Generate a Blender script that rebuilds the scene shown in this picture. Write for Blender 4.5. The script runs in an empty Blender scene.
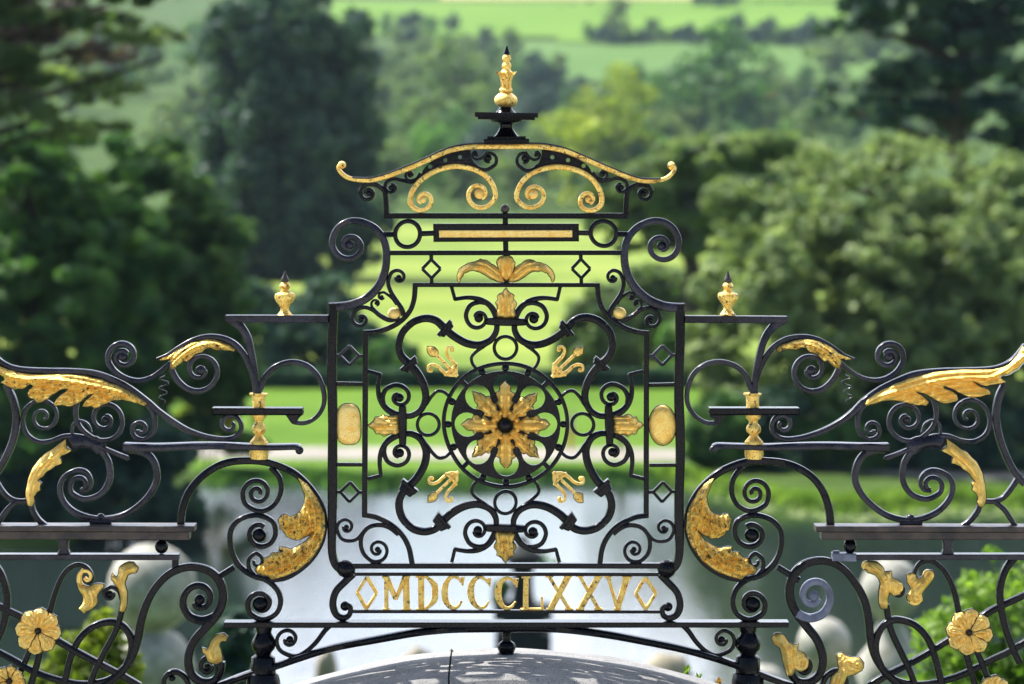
import bpy, bmesh, math, random
import numpy as np
from mathutils import Vector, Matrix
from mathutils.geometry import tessellate_polygon, delaunay_2d_cdt

SC = bpy.context.scene
COL = SC.collection
F = 3233.0            # focal length in pixels of a 1024 px wide frame (113.7 mm on 36 mm)
HZ = 150.0            # row of the horizon
EYE = 13.2            # eye height above the lake
GD = 10.0             # distance of the ironwork
U = GD / F            # metres of one pixel at the ironwork

def at(px, py, D):
    return Vector(((px - 512) / F * D, D, EYE - (py - HZ) / F * D))

# ------------------------------------------------------------------ materials
def new_mat(name):
    m = bpy.data.materials.new(name); m.use_nodes = True
    nt = m.node_tree
    return m, nt, nt.nodes, nt.links, nt.nodes['Principled BSDF']

def noise(nt, scale, detail=4, rough=0.6, coord='Object', dist=0.0):
    tc = nt.nodes.new('ShaderNodeTexCoord')
    n = nt.nodes.new('ShaderNodeTexNoise')
    n.inputs['Scale'].default_value = scale
    n.inputs['Detail'].default_value = detail
    n.inputs['Roughness'].default_value = rough
    n.inputs['Distortion'].default_value = dist
    nt.links.new(tc.outputs[coord], n.inputs['Vector'])
    return n

def ramp(nt, src, stops):
    r = nt.nodes.new('ShaderNodeValToRGB')
    e = r.color_ramp.elements
    while len(e) < len(stops): e.new(0.5)
    for i, (p, c) in enumerate(stops):
        e[i].position = p
        e[i].color = (c[0], c[1], c[2], 1) if hasattr(c, '__len__') else (c, c, c, 1)
    nt.links.new(src, r.inputs['Fac'])
    return r

def bump(nt, h, bsdf, strength, dist):
    b = nt.nodes.new('ShaderNodeBump')
    b.inputs['Strength'].default_value = strength
    b.inputs['Distance'].default_value = dist
    nt.links.new(h, b.inputs['Height'])
    nt.links.new(b.outputs['Normal'], bsdf.inputs['Normal'])
    return b

def iron_mat(name, dark, light, rough, dusty=0.5, spec=0.3):
    m, nt, N, L, B = new_mat(name)
    n1 = noise(nt, 14, 5, 0.65)
    r = ramp(nt, n1.outputs['Fac'], [(dusty - 0.12, dark), (dusty + 0.25, light)])
    n4 = noise(nt, 34, 6, 0.75)                      # chips and dust
    ch = ramp(nt, n4.outputs['Fac'], [(0.70, 0.0), (0.74, 1.0)])
    mc = N.new('ShaderNodeMix'); mc.data_type = 'RGBA'
    L.new(ch.outputs['Color'], mc.inputs['Factor']); L.new(r.outputs['Color'], mc.inputs['A']); mc.inputs['B'].default_value = (0.07, 0.066, 0.07, 1)
    L.new(mc.outputs['Result'], B.inputs['Base Color'])
    n2 = noise(nt, 160, 4, 0.7)
    rr = ramp(nt, n2.outputs['Fac'], [(0.3, rough - 0.1), (0.75, rough + 0.16)])
    L.new(rr.outputs['Color'], B.inputs['Roughness'])
    B.inputs['Specular IOR Level'].default_value = spec
    B.inputs['Coat Weight'].default_value = 0.16; B.inputs['Coat Roughness'].default_value = 0.14; B.inputs['Coat IOR'].default_value = 1.45
    bump(nt, n2.outputs['Fac'], B, 0.12, 0.001)
    return m

def gold_mat(name, base, deep, worn, wear, rough=0.4):
    m, nt, N, L, B = new_mat(name)
    n1 = noise(nt, 42, 6, 0.7)
    c = ramp(nt, n1.outputs['Fac'], [(0.34, deep), (0.56, base)])
    n2 = noise(nt, 75, 7, 0.75, dist=0.6)
    w = ramp(nt, n2.outputs['Fac'], [(wear, 1.0), (wear + 0.035, 0.0)])
    mx = N.new('ShaderNodeMix'); mx.data_type = 'RGBA'
    L.new(w.outputs['Color'], mx.inputs['Factor'])
    L.new(c.outputs['Color'], mx.inputs['A']); mx.inputs['B'].default_value = (*worn, 1)
    L.new(mx.outputs['Result'], B.inputs['Base Color'])
    mt = N.new('ShaderNodeMath'); mt.operation = 'MULTIPLY_ADD'
    L.new(w.outputs['Color'], mt.inputs[0]); mt.inputs[1].default_value = -0.6; mt.inputs[2].default_value = 0.62
    L.new(mt.outputs[0], B.inputs['Metallic'])
    n3 = noise(nt, 190, 4, 0.6)
    rr = ramp(nt, n3.outputs['Fac'], [(0.3, rough - 0.08), (0.7, rough + 0.15)])
    L.new(rr.outputs['Color'], B.inputs['Roughness'])
    bump(nt, n3.outputs['Fac'], B, 0.9, 0.004)
    return m

IRON = iron_mat('iron_paint', (0.0018, 0.002, 0.004), (0.005, 0.005, 0.009), 0.23, 0.5, 0.14)
IRON_D = iron_mat('iron_paint_dusty', (0.006, 0.006, 0.012), (0.036, 0.035, 0.056), 0.27, 0.52, 0.26)
IRON_B = iron_mat('iron_paint_brown', (0.012, 0.010, 0.012), (0.085, 0.062, 0.050), 0.42, 0.5, 0.35)
IRON_G = iron_mat('iron_primer_grey', (0.09, 0.10, 0.14), (0.22, 0.24, 0.32), 0.6, 0.45)
GOLD = gold_mat('gilding', (1.0, 0.71, 0.20), (0.92, 0.50, 0.08), (0.12, 0.07, 0.03), 0.33, 0.32)
GOLD_R = gold_mat('gilding_rough', (1.0, 0.71, 0.19), (0.82, 0.42, 0.06), (0.045, 0.03, 0.02), 0.405, 0.30)
GOLD_W = gold_mat('gilding_worn', (1.0, 0.72, 0.18), (0.70, 0.34, 0.045), (0.03, 0.022, 0.015), 0.418, 0.28)
GOLD_P = gold_mat('gilding_pale', (1.0, 0.74, 0.25), (0.94, 0.55, 0.11), (0.16, 0.09, 0.04), 0.335, 0.32)

# ------------------------------------------------------------------ mesh builder
class MB:
    """collects vertices and faces in gate pixels (x right, y down) and metres of depth"""
    n = 0
    def __init__(s):
        s.v = []; s.f = []; s.dark = []
        MB.n += 1
        s.j = ((MB.n * 5) % 13) * 0.00035      # keeps crossing pieces out of one plane
    def add(s, vs, fs):
        b = len(s.v); s.v += vs
        s.f += [tuple(b + i for i in f) for f in fs]
    def build(s, name, mat, parent, O, flip=False):
        me = bpy.data.meshes.new(name)
        # hand work: the ironwork wanders by a fraction of a pixel and is not quite symmetric
        vs = [((x + 0.5 * math.sin(0.043 * z + 0.9) + 0.4 * math.sin(0.083 * x + 0.06 * z) - O[0]) * U,
               y + 0.0012 * math.sin(0.05 * x + 0.04 * z), (O[1] - z - 0.45 * math.sin(0.051 * x + 0.4) - 0.35 * math.sin(0.09 * z - 0.05 * x)) * U) for x, y, z in s.v]
        me.from_pydata(vs, [], s.f)
        bm = bmesh.new(); bm.from_mesh(me)
        bmesh.ops.recalc_face_normals(bm, faces=bm.faces)
        bm.to_mesh(me); bm.free()
        me.materials.append(mat)
        if s.dark:
            me.materials.append(IRON)
            for i0, i1 in s.dark:
                for p in me.polygons[i0:i1]: p.material_index = 1
        me.shade_smooth(); me.set_sharp_from_angle(angle=math.radians(38))
        o = bpy.data.objects.new(name, me); COL.objects.link(o)
        o.parent = parent
        return o

def catmull(P, n=7):
    if len(P) < 3: return list(P)
    P = [2 * np.array(P[0]) - np.array(P[1])] + [np.array(p) for p in P] + [2 * np.array(P[-1]) - np.array(P[-2])]
    out = []
    for i in range(1, len(P) - 2):
        p0, p1, p2, p3 = P[i - 1:i + 3]
        for k in range(n):
            t = k / n
            out.append(0.5 * (2 * p1 + (p2 - p0) * t + (2 * p0 - 5 * p1 + 4 * p2 - p3) * t * t + (3 * p1 - p0 - 3 * p2 + p3) * t ** 3))
    out.append(P[-2])
    return [tuple(p) for p in out]

def spiral_from(p, tok):
    _, cx, cy, turns, r1 = tok
    dx, dy = p[0] - cx, p[1] - cy
    r0 = math.hypot(dx, dy); a0 = math.atan2(dy, dx)
    n = max(8, int(abs(turns) * 12))
    out = []
    for k in range(1, n + 1):
        t = k / n
        r = r0 + (r1 - r0) * (t ** 0.85)
        a = a0 + turns * 2 * math.pi * t
        out.append((cx + r * math.cos(a), cy + r * math.sin(a)))
    return out

def path(pts):
    pts = list(pts)
    if isinstance(pts[-1][0], str):
        base = pts[:-1]; pts = base + spiral_from(base[-1], pts[-1])
    if isinstance(pts[0][0], str):
        base = pts[1:]; pts = spiral_from(base[0], pts[0])[::-1] + base
    return pts

def sample_w(w, t):
    if not hasattr(w, '__len__'): return w
    x = t * (len(w) - 1); i = min(int(x), len(w) - 2); f = x - i
    return w[i] * (1 - f) + w[i + 1] * f

def stroke(mb, w, pts, depth=0.016, straight=False, y0=0.0, cap=True, d1=None):
    pts = path(pts)
    C = [tuple(map(float, p)) for p in pts] if straight else catmull(pts)
    C = [c for i, c in enumerate(C) if i == 0 or math.hypot(c[0] - C[i - 1][0], c[1] - C[i - 1][1]) > 0.05]
    C = np.array(C); n = len(C)
    seg = np.hypot(*(C[1:] - C[:-1]).T); s = np.concatenate([[0], np.cumsum(seg)]); s /= s[-1]
    T = np.zeros_like(C)
    d = (C[1:] - C[:-1]) / seg[:, None]
    T[0] = d[0]; T[-1] = d[-1]
    T[1:-1] = d[1:] + d[:-1]
    ln = np.hypot(T[:, 0], T[:, 1]); ln[ln < 1e-6] = 1; 
    T = T / ln[:, None]
    Nn = np.stack([-T[:, 1], T[:, 0]], 1)
    # mitre
    mit = np.ones(n)
    if straight:
        for i in range(1, n - 1):
            mit[i] = 1 / max(0.5, abs(float(np.dot(Nn[i], [-d[i][1], d[i][0]]))))
    vs = []
    j = mb.j
    for i in range(n):
        ww = sample_w(w, s[i]) / 2 * mit[i]
        dd = (depth if d1 is None else depth + (d1 - depth) * s[i]) / 2
        c = min(ww * 0.34, dd / U * 0.3)
        yf = y0 - dd - j; yb = y0 + dd + j * 0.5
        cm = c * U
        for a, yy in ((-ww, yb), (-ww, yf + 1.7 * cm), (-ww + .45 * c, yf + .5 * cm), (-ww + 1.1 * c, yf), (ww - 1.1 * c, yf), (ww - .45 * c, yf + .5 * cm), (ww, yf + 1.7 * cm), (ww, yb)):
            vs.append((C[i][0] + Nn[i][0] * a, yy, C[i][1] + Nn[i][1] * a))
    fs = []
    for i in range(n - 1):
        for k in range(8):
            k2 = (k + 1) % 8
            fs.append((i * 8 + k, i * 8 + k2, (i + 1) * 8 + k2, (i + 1) * 8 + k))
    fs.append(tuple(range(7, -1, -1))); fs.append(tuple((n - 1) * 8 + k for k in range(8)))
    mb.add(vs, fs)

def ball(mb, x, y, r, ry=None, squash=1.0, seg=14):
    """flattened ball, squash = depth over radius"""
    ry = ry or r
    vs = []; fs = []
    R = 8
    for i in range(R + 1):
        a = math.pi * i / R
        for k in range(seg):
            b = 2 * math.pi * k / seg
            vs.append((x + r * math.sin(a) * math.cos(b), -squash * r * U * math.cos(a) - mb.j, y + ry * math.sin(a) * math.sin(b)))
    for i in range(R):
        for k in range(seg):
            fs.append((i * seg + k, i * seg + (k + 1) % seg, (i + 1) * seg + (k + 1) % seg, (i + 1) * seg + k))
    mb.add(vs, fs)

def ring(mb, x, y, r, w, depth=0.014, n=44, ry=None):
    ry = ry or r
    vs = []; fs = []
    for k in range(n):
        a = 2 * math.pi * k / n; c, s = math.cos(a), math.sin(a)
        for q, yy in ((-1, .5), (-1, -.38), (-.45, -.5), (.45, -.5), (1, -.38), (1, .5)):
            vs.append((x + (r + q * w / 2) * c, yy * depth - mb.j, y + (ry + q * w / 2) * s))
    for k in range(n):
        for q in range(6):
            fs.append((k * 6 + q, k * 6 + (q + 1) % 6, ((k + 1) % n) * 6 + (q + 1) % 6, ((k + 1) % n) * 6 + q))
    mb.add(vs, fs)

def box(mb, x0, y0, x1, y1, d0, d1, c=0.6):
    """chamfered bar from depth d0 (towards the camera, negative) to d1"""
    j = mb.j
    d0 -= j; d1 += j * .5; cm = c * U
    vs = [(x0 + c, d0, y0 + c), (x1 - c, d0, y0 + c), (x1 - c, d0, y1 - c), (x0 + c, d0, y1 - c),
          (x0, d0 + cm, y0), (x1, d0 + cm, y0), (x1, d0 + cm, y1), (x0, d0 + cm, y1),
          (x0, d1, y0), (x1, d1, y0), (x1, d1, y1), (x0, d1, y1)]
    fs = [(0, 1, 2, 3), (4, 5, 1, 0), (5, 6, 2, 1), (6, 7, 3, 2), (7, 4, 0, 3), (8, 9, 5, 4), (9, 10, 6, 5), (10, 11, 7, 6), (11, 8, 4, 7), (11, 10, 9, 8)]
    mb.add(vs, fs)

def lathe(mb, cx, prof, seg=24, ycen=0.0, kx=1.0):
    """profile of (row, radius) in pixels"""
    n = len(prof); vs = []; fs = []
    for (y, r) in prof:
        for k in range(seg):
            a = 2 * math.pi * k / seg
            vs.append((cx + r * math.cos(a), ycen + r * U * math.sin(a) * kx, y))
    for i in range(n - 1):
        for k in range(seg):
            fs.append((i * seg + k, i * seg + (k + 1) % seg, (i + 1) * seg + (k + 1) % seg, (i + 1) * seg + k))
    fs.append(tuple(range(seg))); fs.append(tuple((n - 1) * seg + k for k in range(seg - 1, -1, -1)))
    mb.add(vs, fs)

def seg_dist(P, A):
    """distance of points P to polyline A, plus arc parameter"""
    best = np.full(len(P), 1e9); arc = np.zeros(len(P)); acc = 0
    for i in range(len(A) - 1):
        a, b = A[i], A[i + 1]; d = b - a; L2 = max(1e-9, float(d @ d))
        t = np.clip(((P - a) @ d) / L2, 0, 1)
        q = a + t[:, None] * d
        r = np.hypot(*(P - q).T)
        m = r < best
        best[m] = r[m]; arc[m] = acc + t[m] * math.sqrt(L2)
        acc += math.sqrt(L2)
    return best, arc

def relief(mb, outline, bulge=3.0, spine=None, groove=0.0, lam=3.0, base=-0.009, thick=0.006, step=1.6, smooth=True, wave=0.0, edge=0.75, ridge=0.0):
    """a leaf of beaten metal: traced outline, pillowed front with flutes along its spine"""
    if smooth:
        O = []; rj = random.Random(int(outline[0][0] * 7 + outline[0][1] * 3))
        m = len(outline)
        P = [np.array(p, float) for p in outline]
        for i in range(m):           # rounds corners a little, keeps tips
            a, b, c = P[i - 1], P[i], P[(i + 1) % m]
            for t in (0.0, 0.5):
                p = b * (1 - t) + c * t
                if t == 0.0:
                    p = b * 0.88 + (a + c) * 0.06
                elif np.hypot(*(c - b)) > 3.5:      # ragged beaten edge
                    p = p + np.array((rj.uniform(-.75, .75), rj.uniform(-.75, .75)))
                O.append(tuple(p))
        outline = O
    E = np.array(outline, float); m = len(E)
    closed = np.vstack([E, E[:1]])
    x0, y0 = E.min(0); x1, y1 = E.max(0)
    gx = np.arange(x0 + step / 2, x1, step); gy = np.arange(y0 + step / 2, y1, step)
    G = []
    for iy, y in enumerate(gy):
        for x in gx: G.append((x + (step / 2 if iy % 2 else 0), y))
    G = np.array(G)
    inside = np.zeros(len(G), bool)
    for i in range(m):
        a, b = closed[i], closed[i + 1]
        c = (a[1] > G[:, 1]) != (b[1] > G[:, 1])
        xi = (b[0] - a[0]) * (G[:, 1] - a[1]) / (b[1] - a[1] + 1e-12) + a[0]
        inside ^= c & (G[:, 0] < xi)
    G = G[inside]
    if len(G):
        d, _ = seg_dist(G, closed); G = G[d > step * 0.45]
    allp = [Vector(p) for p in outline] + [Vector((float(p[0]), float(p[1]))) for p in G]
    res = delaunay_2d_cdt(allp, [], [list(range(m))], 1, 1e-5)
    V = np.array([(p.x, p.y) for p in res[0]]); T = [tuple(f) for f in res[2]]
    d, _ = seg_dist(V, closed)
    h = bulge * (1 - np.exp(-d / 2.6))
    if spine is not None:
        S = np.array(catmull(spine, 5), float)
        q, arc = seg_dist(V, S)
        fade = 1 - np.exp(-d / 1.6)
        h = h + groove * fade * np.cos(q * 2 * math.pi / lam)
        h = h + bulge * 0.35 * np.exp(-(q / 2.2) ** 2) * fade
        if ridge: h = h + ridge * np.clip(1 - q / 9.0, 0, 1) * fade
        if wave: h = h + wave * fade * np.sin(arc * 2 * math.pi / 9.0 - q * 0.5)
    yb = base - mb.j
    vs = [(float(V[i][0]), yb - float(h[i]) * U, float(V[i][1])) for i in range(len(V))]
    vs += [(float(V[i][0]), yb + thick, float(V[i][1])) for i in range(len(V))]
    n = len(V)
    fs = list(T) + [tuple(n + i for i in f[::-1]) for f in T]
    cnt = {}
    for f in T:
        for a, b in zip(f, f[1:] + f[:1]): cnt[(a, b)] = 1
    for (a, b) in list(cnt):
        if (b, a) not in cnt: fs.append((b, a, n + a, n + b))
    mb.add(vs, fs)
    # iron backing that shows as a thin dark edge round the gilding
    if edge:
        A2 = 0.5 * sum(E[i][0] * E[(i + 1) % m][1] - E[(i + 1) % m][0] * E[i][1] for i in range(m))
        off = []
        for i in range(m):
            t = E[(i + 1) % m] - E[i - 1]; l = math.hypot(*t) or 1
            nn = np.array((t[1], -t[0])) / l * (1 if A2 > 0 else -1)
            off.append(tuple(E[i] + nn * edge))
        tris = tessellate_polygon([[Vector((x, y, 0)) for x, y in off]])
        y0_, y1_ = base + thick * 0.35 - mb.j, base + thick + 0.003
        vs = [(x, y0_, y) for x, y in off] + [(x, y1_, y) for x, y in off]
        fs = [tuple(t) for t in tris] + [tuple(m + i for i in t[::-1]) for t in tris] + [(i, (i + 1) % m, m + (i + 1) % m, m + i) for i in range(m)]
        k0 = len(mb.f); mb.add(vs, fs); mb.dark.append((k0, len(mb.f)))

def plate(mb, outer, holes, depth=0.006):
    polys = [[Vector((x, y, 0)) for x, y in outer]] + [[Vector((x, y, 0)) for x, y in h] for h in holes]
    flat = [p for q in polys for p in q]; n = len(flat)
    tris = tessellate_polygon(polys)
    vs = [(p.x, -depth / 2 - mb.j, p.y) for p in flat] + [(p.x, depth / 2, p.y) for p in flat]
    fs = [tuple(t) for t in tris] + [tuple(n + i for i in t[::-1]) for t in tris]
    b = 0
    for q in polys:
        m = len(q)
        for i in range(m): fs.append((b + i, b + (i + 1) % m, n + b + (i + 1) % m, n + b + i))
        b += m
    mb.add(vs, fs)

def tag(o, label=None, cat=None, group=None, kind=None):
    if label: o['label'] = label
    if cat: o['category'] = cat
    if group: o['group'] = group
    if kind: o['kind'] = kind
    return o

def empty(name, loc, rz=0):
    o = bpy.data.objects.new(name, None); COL.objects.link(o)
    o.location = loc; o.rotation_euler = (0, 0, rz); o.empty_display_size = 0.3
    return o

def mir(p, c=506.0):
    if isinstance(p[0], str): return ('@', 2 * c - p[1], p[2], -p[3], p[4])
    return (2 * c - p[0], p[1])
def mirl(P): return [mir(p) for p in P]
# ================================================================== CENTRE PANEL
GO = (506.0, 655.0)                      # foot of the panel, on the stone
gate = empty('ornamental_gate_panel', ((GO[0] - 512) * U, GD, EYE - (GO[1] - HZ) * U))
tag(gate, 'black wrought iron panel with gilt flower rosette and Roman numeral date', 'gate panel')

def S(name, mat, w, pts, depth=0.016, eye=None, parent=None, straight=False, both=True, y0=0.0, O=GO, par=None, d1=None):
    """one bar or scroll, and its mirror image on the other side of the centre line"""
    out = []
    for k in range(2 if both else 1):
        mb = MB()
        P = pts if k == 0 else mirl(pts)
        stroke(mb, w, P, depth, straight, y0, d1=d1)
        if eye:
            e = eye if k == 0 else (1012 - eye[0],) + tuple(eye[1:])
            ball(mb, e[0], e[1], e[2], squash=0.9)
        out.append(mb.build(name, mat, parent or gate, O))
    return out

# outer frame: post, shoulder and volute on each side
for k in range(2):
    f = (lambda P: P) if k == 0 else mirl
    mb = MB()
    stroke(mb, [9.5, 9.5, 9.5, 9.5, 9.5, 9, 7.5], f([(332.4, 304.5), (332.4, 360), (332.4, 420), (332.4, 480), (332.4, 540), (333.2, 556), (336.5, 566), (343, 571)]), 0.030)
    ball(mb, *(f([(345.7, 569)])[0]), 9.5, squash=0.9)
    mb.build('post', IRON, gate, GO)
    S('volute', IRON_D, [8.5, 9, 8.5, 8, 7.5, 7, 6.5, 6, 5.5, 5, 4.5], f([(328.2, 308), (337, 307.6), (350, 305.4), (365, 298.6), (377.6, 287), (384.6, 273), (387, 259), (386, 245.5), (381.5, 234.6), (372.6, 225.8), (360, 221), (347.8, 222), (338.3, 229), (333.3, 240), ('@', 350.3, 245.5, -1.3, 3.5)]), 0.026, eye=(*f([(350.3, 245.5)])[0], 4.6), both=False)

# cresting
crest = empty('cresting', (0, 0, 0)); crest.parent = gate
mb = MB()
rail = [(340.8, 164), (338, 168.5), (340.8, 173.8), (348, 178.6), (360, 180.5), (372.4, 180), (386.4, 175.8), (398.7, 170.9), (412.7, 165.8), (425, 160.7), (437.3, 155.4), (449.3, 150.8), (467.7, 147.2), (486, 146.2), (506, 146)]
rail = rail + mirl(rail)[::-1][1:]
stroke(mb, [3.5, 4.5, 5.5, 6, 6, 5.5, 5, 5.5, 6, 6, 5.5, 4.5, 3.5], rail, 0.034)
for x in (341.5, 670.5): ball(mb, x, 165.5, 4.0)
mb.build('gilt_rail', GOLD_R, crest, GO)
mb = MB()
cap = [(352, 178), (360, 178.2), (372.4, 177.4), (386.4, 173.2), (398.7, 168.3), (412.7, 163), (425, 158), (437.3, 152.6), (449.3, 147.8), (467.7, 144), (486, 143), (506, 142.8)]
cap = cap + mirl(cap)[::-1][1:]
stroke(mb, 1.6, cap, 0.042)
mb.build('rail_cap', IRON_D, crest, GO)
for k in range(2):
    f = (lambda P: P) if k == 0 else mirl
    mb = MB()
    outer = catmull([(419, 177), (424, 167.5), (434, 160), (448, 153.5), (460, 149.5), (470, 148)], 4) + catmull([(470.5, 148.5), (471, 156), (474, 163), (480, 168), (488, 169.5), (484, 172)], 4) + catmull([(478, 170.5), (468, 168), (457, 166.5), (446, 168), (436, 171), (426, 176), (418, 181)], 4)
    holes = [[(hx + 2.1 * math.cos(a * math.pi / 5), hy + 2.1 * math.sin(a * math.pi / 5)) for a in range(10)] for hx, hy in ((429.3, 166.6), (444.6, 160.8), (459.8, 157.6))]
    plate(mb, f(outer), [f(h) for h in holes], 0.008)
    mb.build('pierced_plate', IRON, crest, GO)
    S('gilt_scroll', GOLD_R, [3.8, 4.6, 5.2, 5.4, 5.2, 4.8, 4.4, 3.6], f([('@', 423, 200, -1.15, 3), (410, 202.5), (411.6, 191.5), (420.5, 179.5), (437, 170.6), (457.4, 167.2), (477, 171.2), (490, 181.5), (495.2, 196), ('@', 479, 194.5, 1.15, 4.5)]), 0.024, both=False, parent=crest)
    mb = MB(); ball(mb, *f([(479, 194)])[0], 5.0); mb.build('gilt_eye', GOLD_P, crest, GO)
    mb = MB(); ball(mb, *f([(423, 199.6)])[0], 3.4); mb.build('gilt_eye', GOLD_P, crest, GO)
    S('small_scroll', IRON, [4.5, 3.8, 3.2, 2.8], f([(474, 165), (479, 169), (486, 169.8), (493.3, 165.3), ('@', 488.6, 158.5, -0.95, 3.2)]), 0.014, eye=(*f([(488.2, 157.5)])[0], 3.4), both=False, parent=crest)
    S('small_scroll', IRON, [3.2, 2.8, 2.4], f([(487.2, 151.6), (484, 156), (479.5, 159), ('@', 476.2, 154.4, 0.7, 2)]), 0.014, eye=(*f([(476, 154.4)])[0], 2.4), both=False, parent=crest)
    S('small_scroll', IRON, [4.5, 4, 3.6, 3.2, 2.8], f([(419, 177), (411.5, 181.3), (402, 179.7), (394, 178.2), (388, 180.6), ('@', 391.3, 187, -0.95, 2.8)]), 0.014, eye=(*f([(391.3, 187.3)])[0], 3.1), both=False, parent=crest)
    S('small_scroll', IRON, [3.4, 2.8, 2.4], f([(419.7, 172.6), (416, 178), (410.5, 180), ('@', 409.4, 174.6, 0.85, 2.2)]), 0.014, eye=(*f([(409.4, 174.7)])[0], 2.5), both=False, parent=crest)
    S('bracket', IRON, [5.4, 5.2, 5, 4.6, 4, 3.4, 3], f([(386.6, 216), (385.7, 196), (383, 189), (376, 184.8), (367.5, 184.4), (361.4, 189), ('@', 368.6, 193.2, -1.1, 2.5)]), 0.018, eye=(*f([(369.3, 193.4)])[0], 3.0), both=False, parent=crest)
mb = MB(); box(mb, 384, 212.6, 628, 218, -0.014, 0.014); mb.build('base_bar', IRON, crest, GO)

# finial on its stepped black plinth
fin = MB()
box(fin, 484, 138.8, 528.5, 143.6, -0.06, 0.06)
box(fin, 487.5, 136.2, 525, 139, -0.052, 0.052)
lathe(fin, 506.3, [(136.6, 13), (134.5, 10.5), (131, 8), (127.5, 6), (124.5, 6.6), (122.6, 10.5), (121.6, 14.5), (120.6, 15.5), (119.4, 15.5)])
box(fin, 478, 117.2, 534.5, 120, -0.075, 0.075)
box(fin, 475, 112.8, 537.5, 117.6, -0.088, 0.088)
lathe(fin, 506.5, [(113.4, 11), (111, 9), (108.5, 6.8), (106.4, 6)])
plinth = fin.build('plinth', IRON, crest, GO)
fin = MB()
lathe(fin, 506.5, [(107, 5.5), (105.5, 8.5), (103.2, 11), (100, 12), (96.8, 11.2), (94, 8.6), (92.4, 6.2), (91.6, 4.6), (90.8, 6.6), (89.2, 7), (88, 6.4), (87, 4.2), (84, 3.4), (79, 3.8), (75, 5), (72, 6.6), (70.6, 5.2), (69, 4), (67.4, 4.6), (65.6, 5), (63.6, 4.4), (62, 3), (60.8, 3.8), (58.4, 4.6), (56, 3.8), (54.6, 2.6)])
for k in range(8):
    a = k * math.pi / 4 + 0.2; c, s = math.cos(a), math.sin(a)
    P = [(88, 5, 2.4), (82, 4.6, 3.4), (76, 6.2, 3.6), (72.6, 8.6, 2.6), (71, 10.4, 0.4)]
    vs = []
    for (y, r, w) in P:
        for q in (-1, 0, 1):
            rr = r + (0.8 if q == 0 else 0)
            vs.append((506.5 + rr * c - q * w / 2 * s, (rr * s + q * w / 2 * c) * U, y))
    fs = [(i * 3 + q, i * 3 + q + 1, i * 3 + q + 4, i * 3 + q + 3) for i in range(4) for q in range(2)]
    vs += [(x + 0.0, y2, z + 0.6) for x, y2, z in vs]
    fs += [tuple(15 + i for i in f[::-1]) for f in fs]
    fin.add(vs, fs)
fin.build('finial', GOLD_R, crest, GO)
fin = MB(); lathe(fin, 506.5, [(55, 2.8), (53.5, 3), (51, 2.4), (48, 1.4), (45.6, 0.5)]); fin.build('finial_tip', IRON, crest, GO)

# upper bars
mb = MB(); stroke(mb, 5.5, [(505.8, 284), (505.8, 211)], 0.018, straight=True, y0=0.004); mb.build('stem', IRON, gate, GO)
mb = MB(); ball(mb, 505.6, 208.4, 4.6); mb.build('knob', IRON_B, gate, GO)
mb = MB(); box(mb, 434, 224.2, 579.5, 242, -0.020, 0.02, 1.2); bx = mb.build('panel_box', IRON, gate, GO)
mb = MB(); box(mb, 439.6, 230.8, 573, 237.8, -0.0245, -0.018, 0.5); mb.build('gilt_inlay', GOLD_P, gate, GO)
for k in range(2):
    f = (lambda P: P) if k == 0 else mirl
    for a, b in ((382, 395), (421, 436)):
        mb = MB(); stroke(mb, 5.2, f([(a, 233.6), (b, 233.6)]), 0.014, straight=True); mb.build('tie_bar', IRON, gate, GO)
    mb = MB(); ring(mb, *f([(408.3, 233.6)])[0], 12.7, 4.4, 0.018); mb.build('ring', IRON, gate, GO)
mb = MB(); box(mb, 386, 250.2, 626, 255, -0.011, 0.011); mb.build('crossbar', IRON, gate, GO)
mb = MB(); box(mb, 413, 282.8, 599, 287, -0.010, 0.010); mb.build('crossbar', IRON, gate, GO)

def lozenge(x, y, hw, hh, w, arm, horiz, mat=IRON, parent=gate, depth=0.012, O=GO):
    mb = MB()
    P = [(x, y - hh), (x + hw, y), (x, y + hh), (x - hw, y)]
    for i in range(4):
        stroke(mb, w, [P[i], P[(i + 1) % 4]], depth + i * 0.0004, straight=True)
    for s in (-1, 1):
        if horiz: stroke(mb, w, [(x + s * (hw - 0.5), y), (x + s * arm, y)], depth - 0.001, straight=True)
        else: stroke(mb, w + 0.6, [(x, y + s * (hh - 0.5)), (x, y + s * arm)], depth - 0.001, straight=True)
    return mb.build('lozenge', mat, parent, O)
for x in (431.2, 580.8): lozenge(x, 268.8, 9.2, 9.5, 3.2, 14.5, False)
for x in (349.6, 662.4):
    lozenge(x, 355.6, 9.4, 9.8, 3, 14, True, IRON_D); lozenge(x, 492, 9.4, 10, 3, 14, True)
    for y in (384.2, 464.8):
        mb = MB(); box(mb, x - 13.5, y - 1.8, x + 13.5, y + 1.8, -0.008, 0.008, 0.4); mb.build('crossbar', IRON, gate, GO)
# inner frame
for k in range(2):
    f = (lambda P: P) if k == 0 else mirl
    mb = MB()
    stroke(mb, 5.2, f([(414.6, 283), (414.2, 290), (413, 300), (409, 310.5), (400.4, 320.3), (389, 327.4), (376, 331.8), (363, 333.2)]), 0.018)
    mb.j += 0.0004
    stroke(mb, 5.4, f([(365.4, 331), (365.4, 517)]), 0.018, straight=True)
    mb.j += 0.0004
    stroke(mb, 5.2, f([(363, 514.6), (371, 515.4), (379, 517.4), (391.6, 524), (402.5, 534.5), (409.5, 547.5), (412.6, 564)]), 0.018)
    mb.build('inner_frame', IRON, gate, GO)
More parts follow.
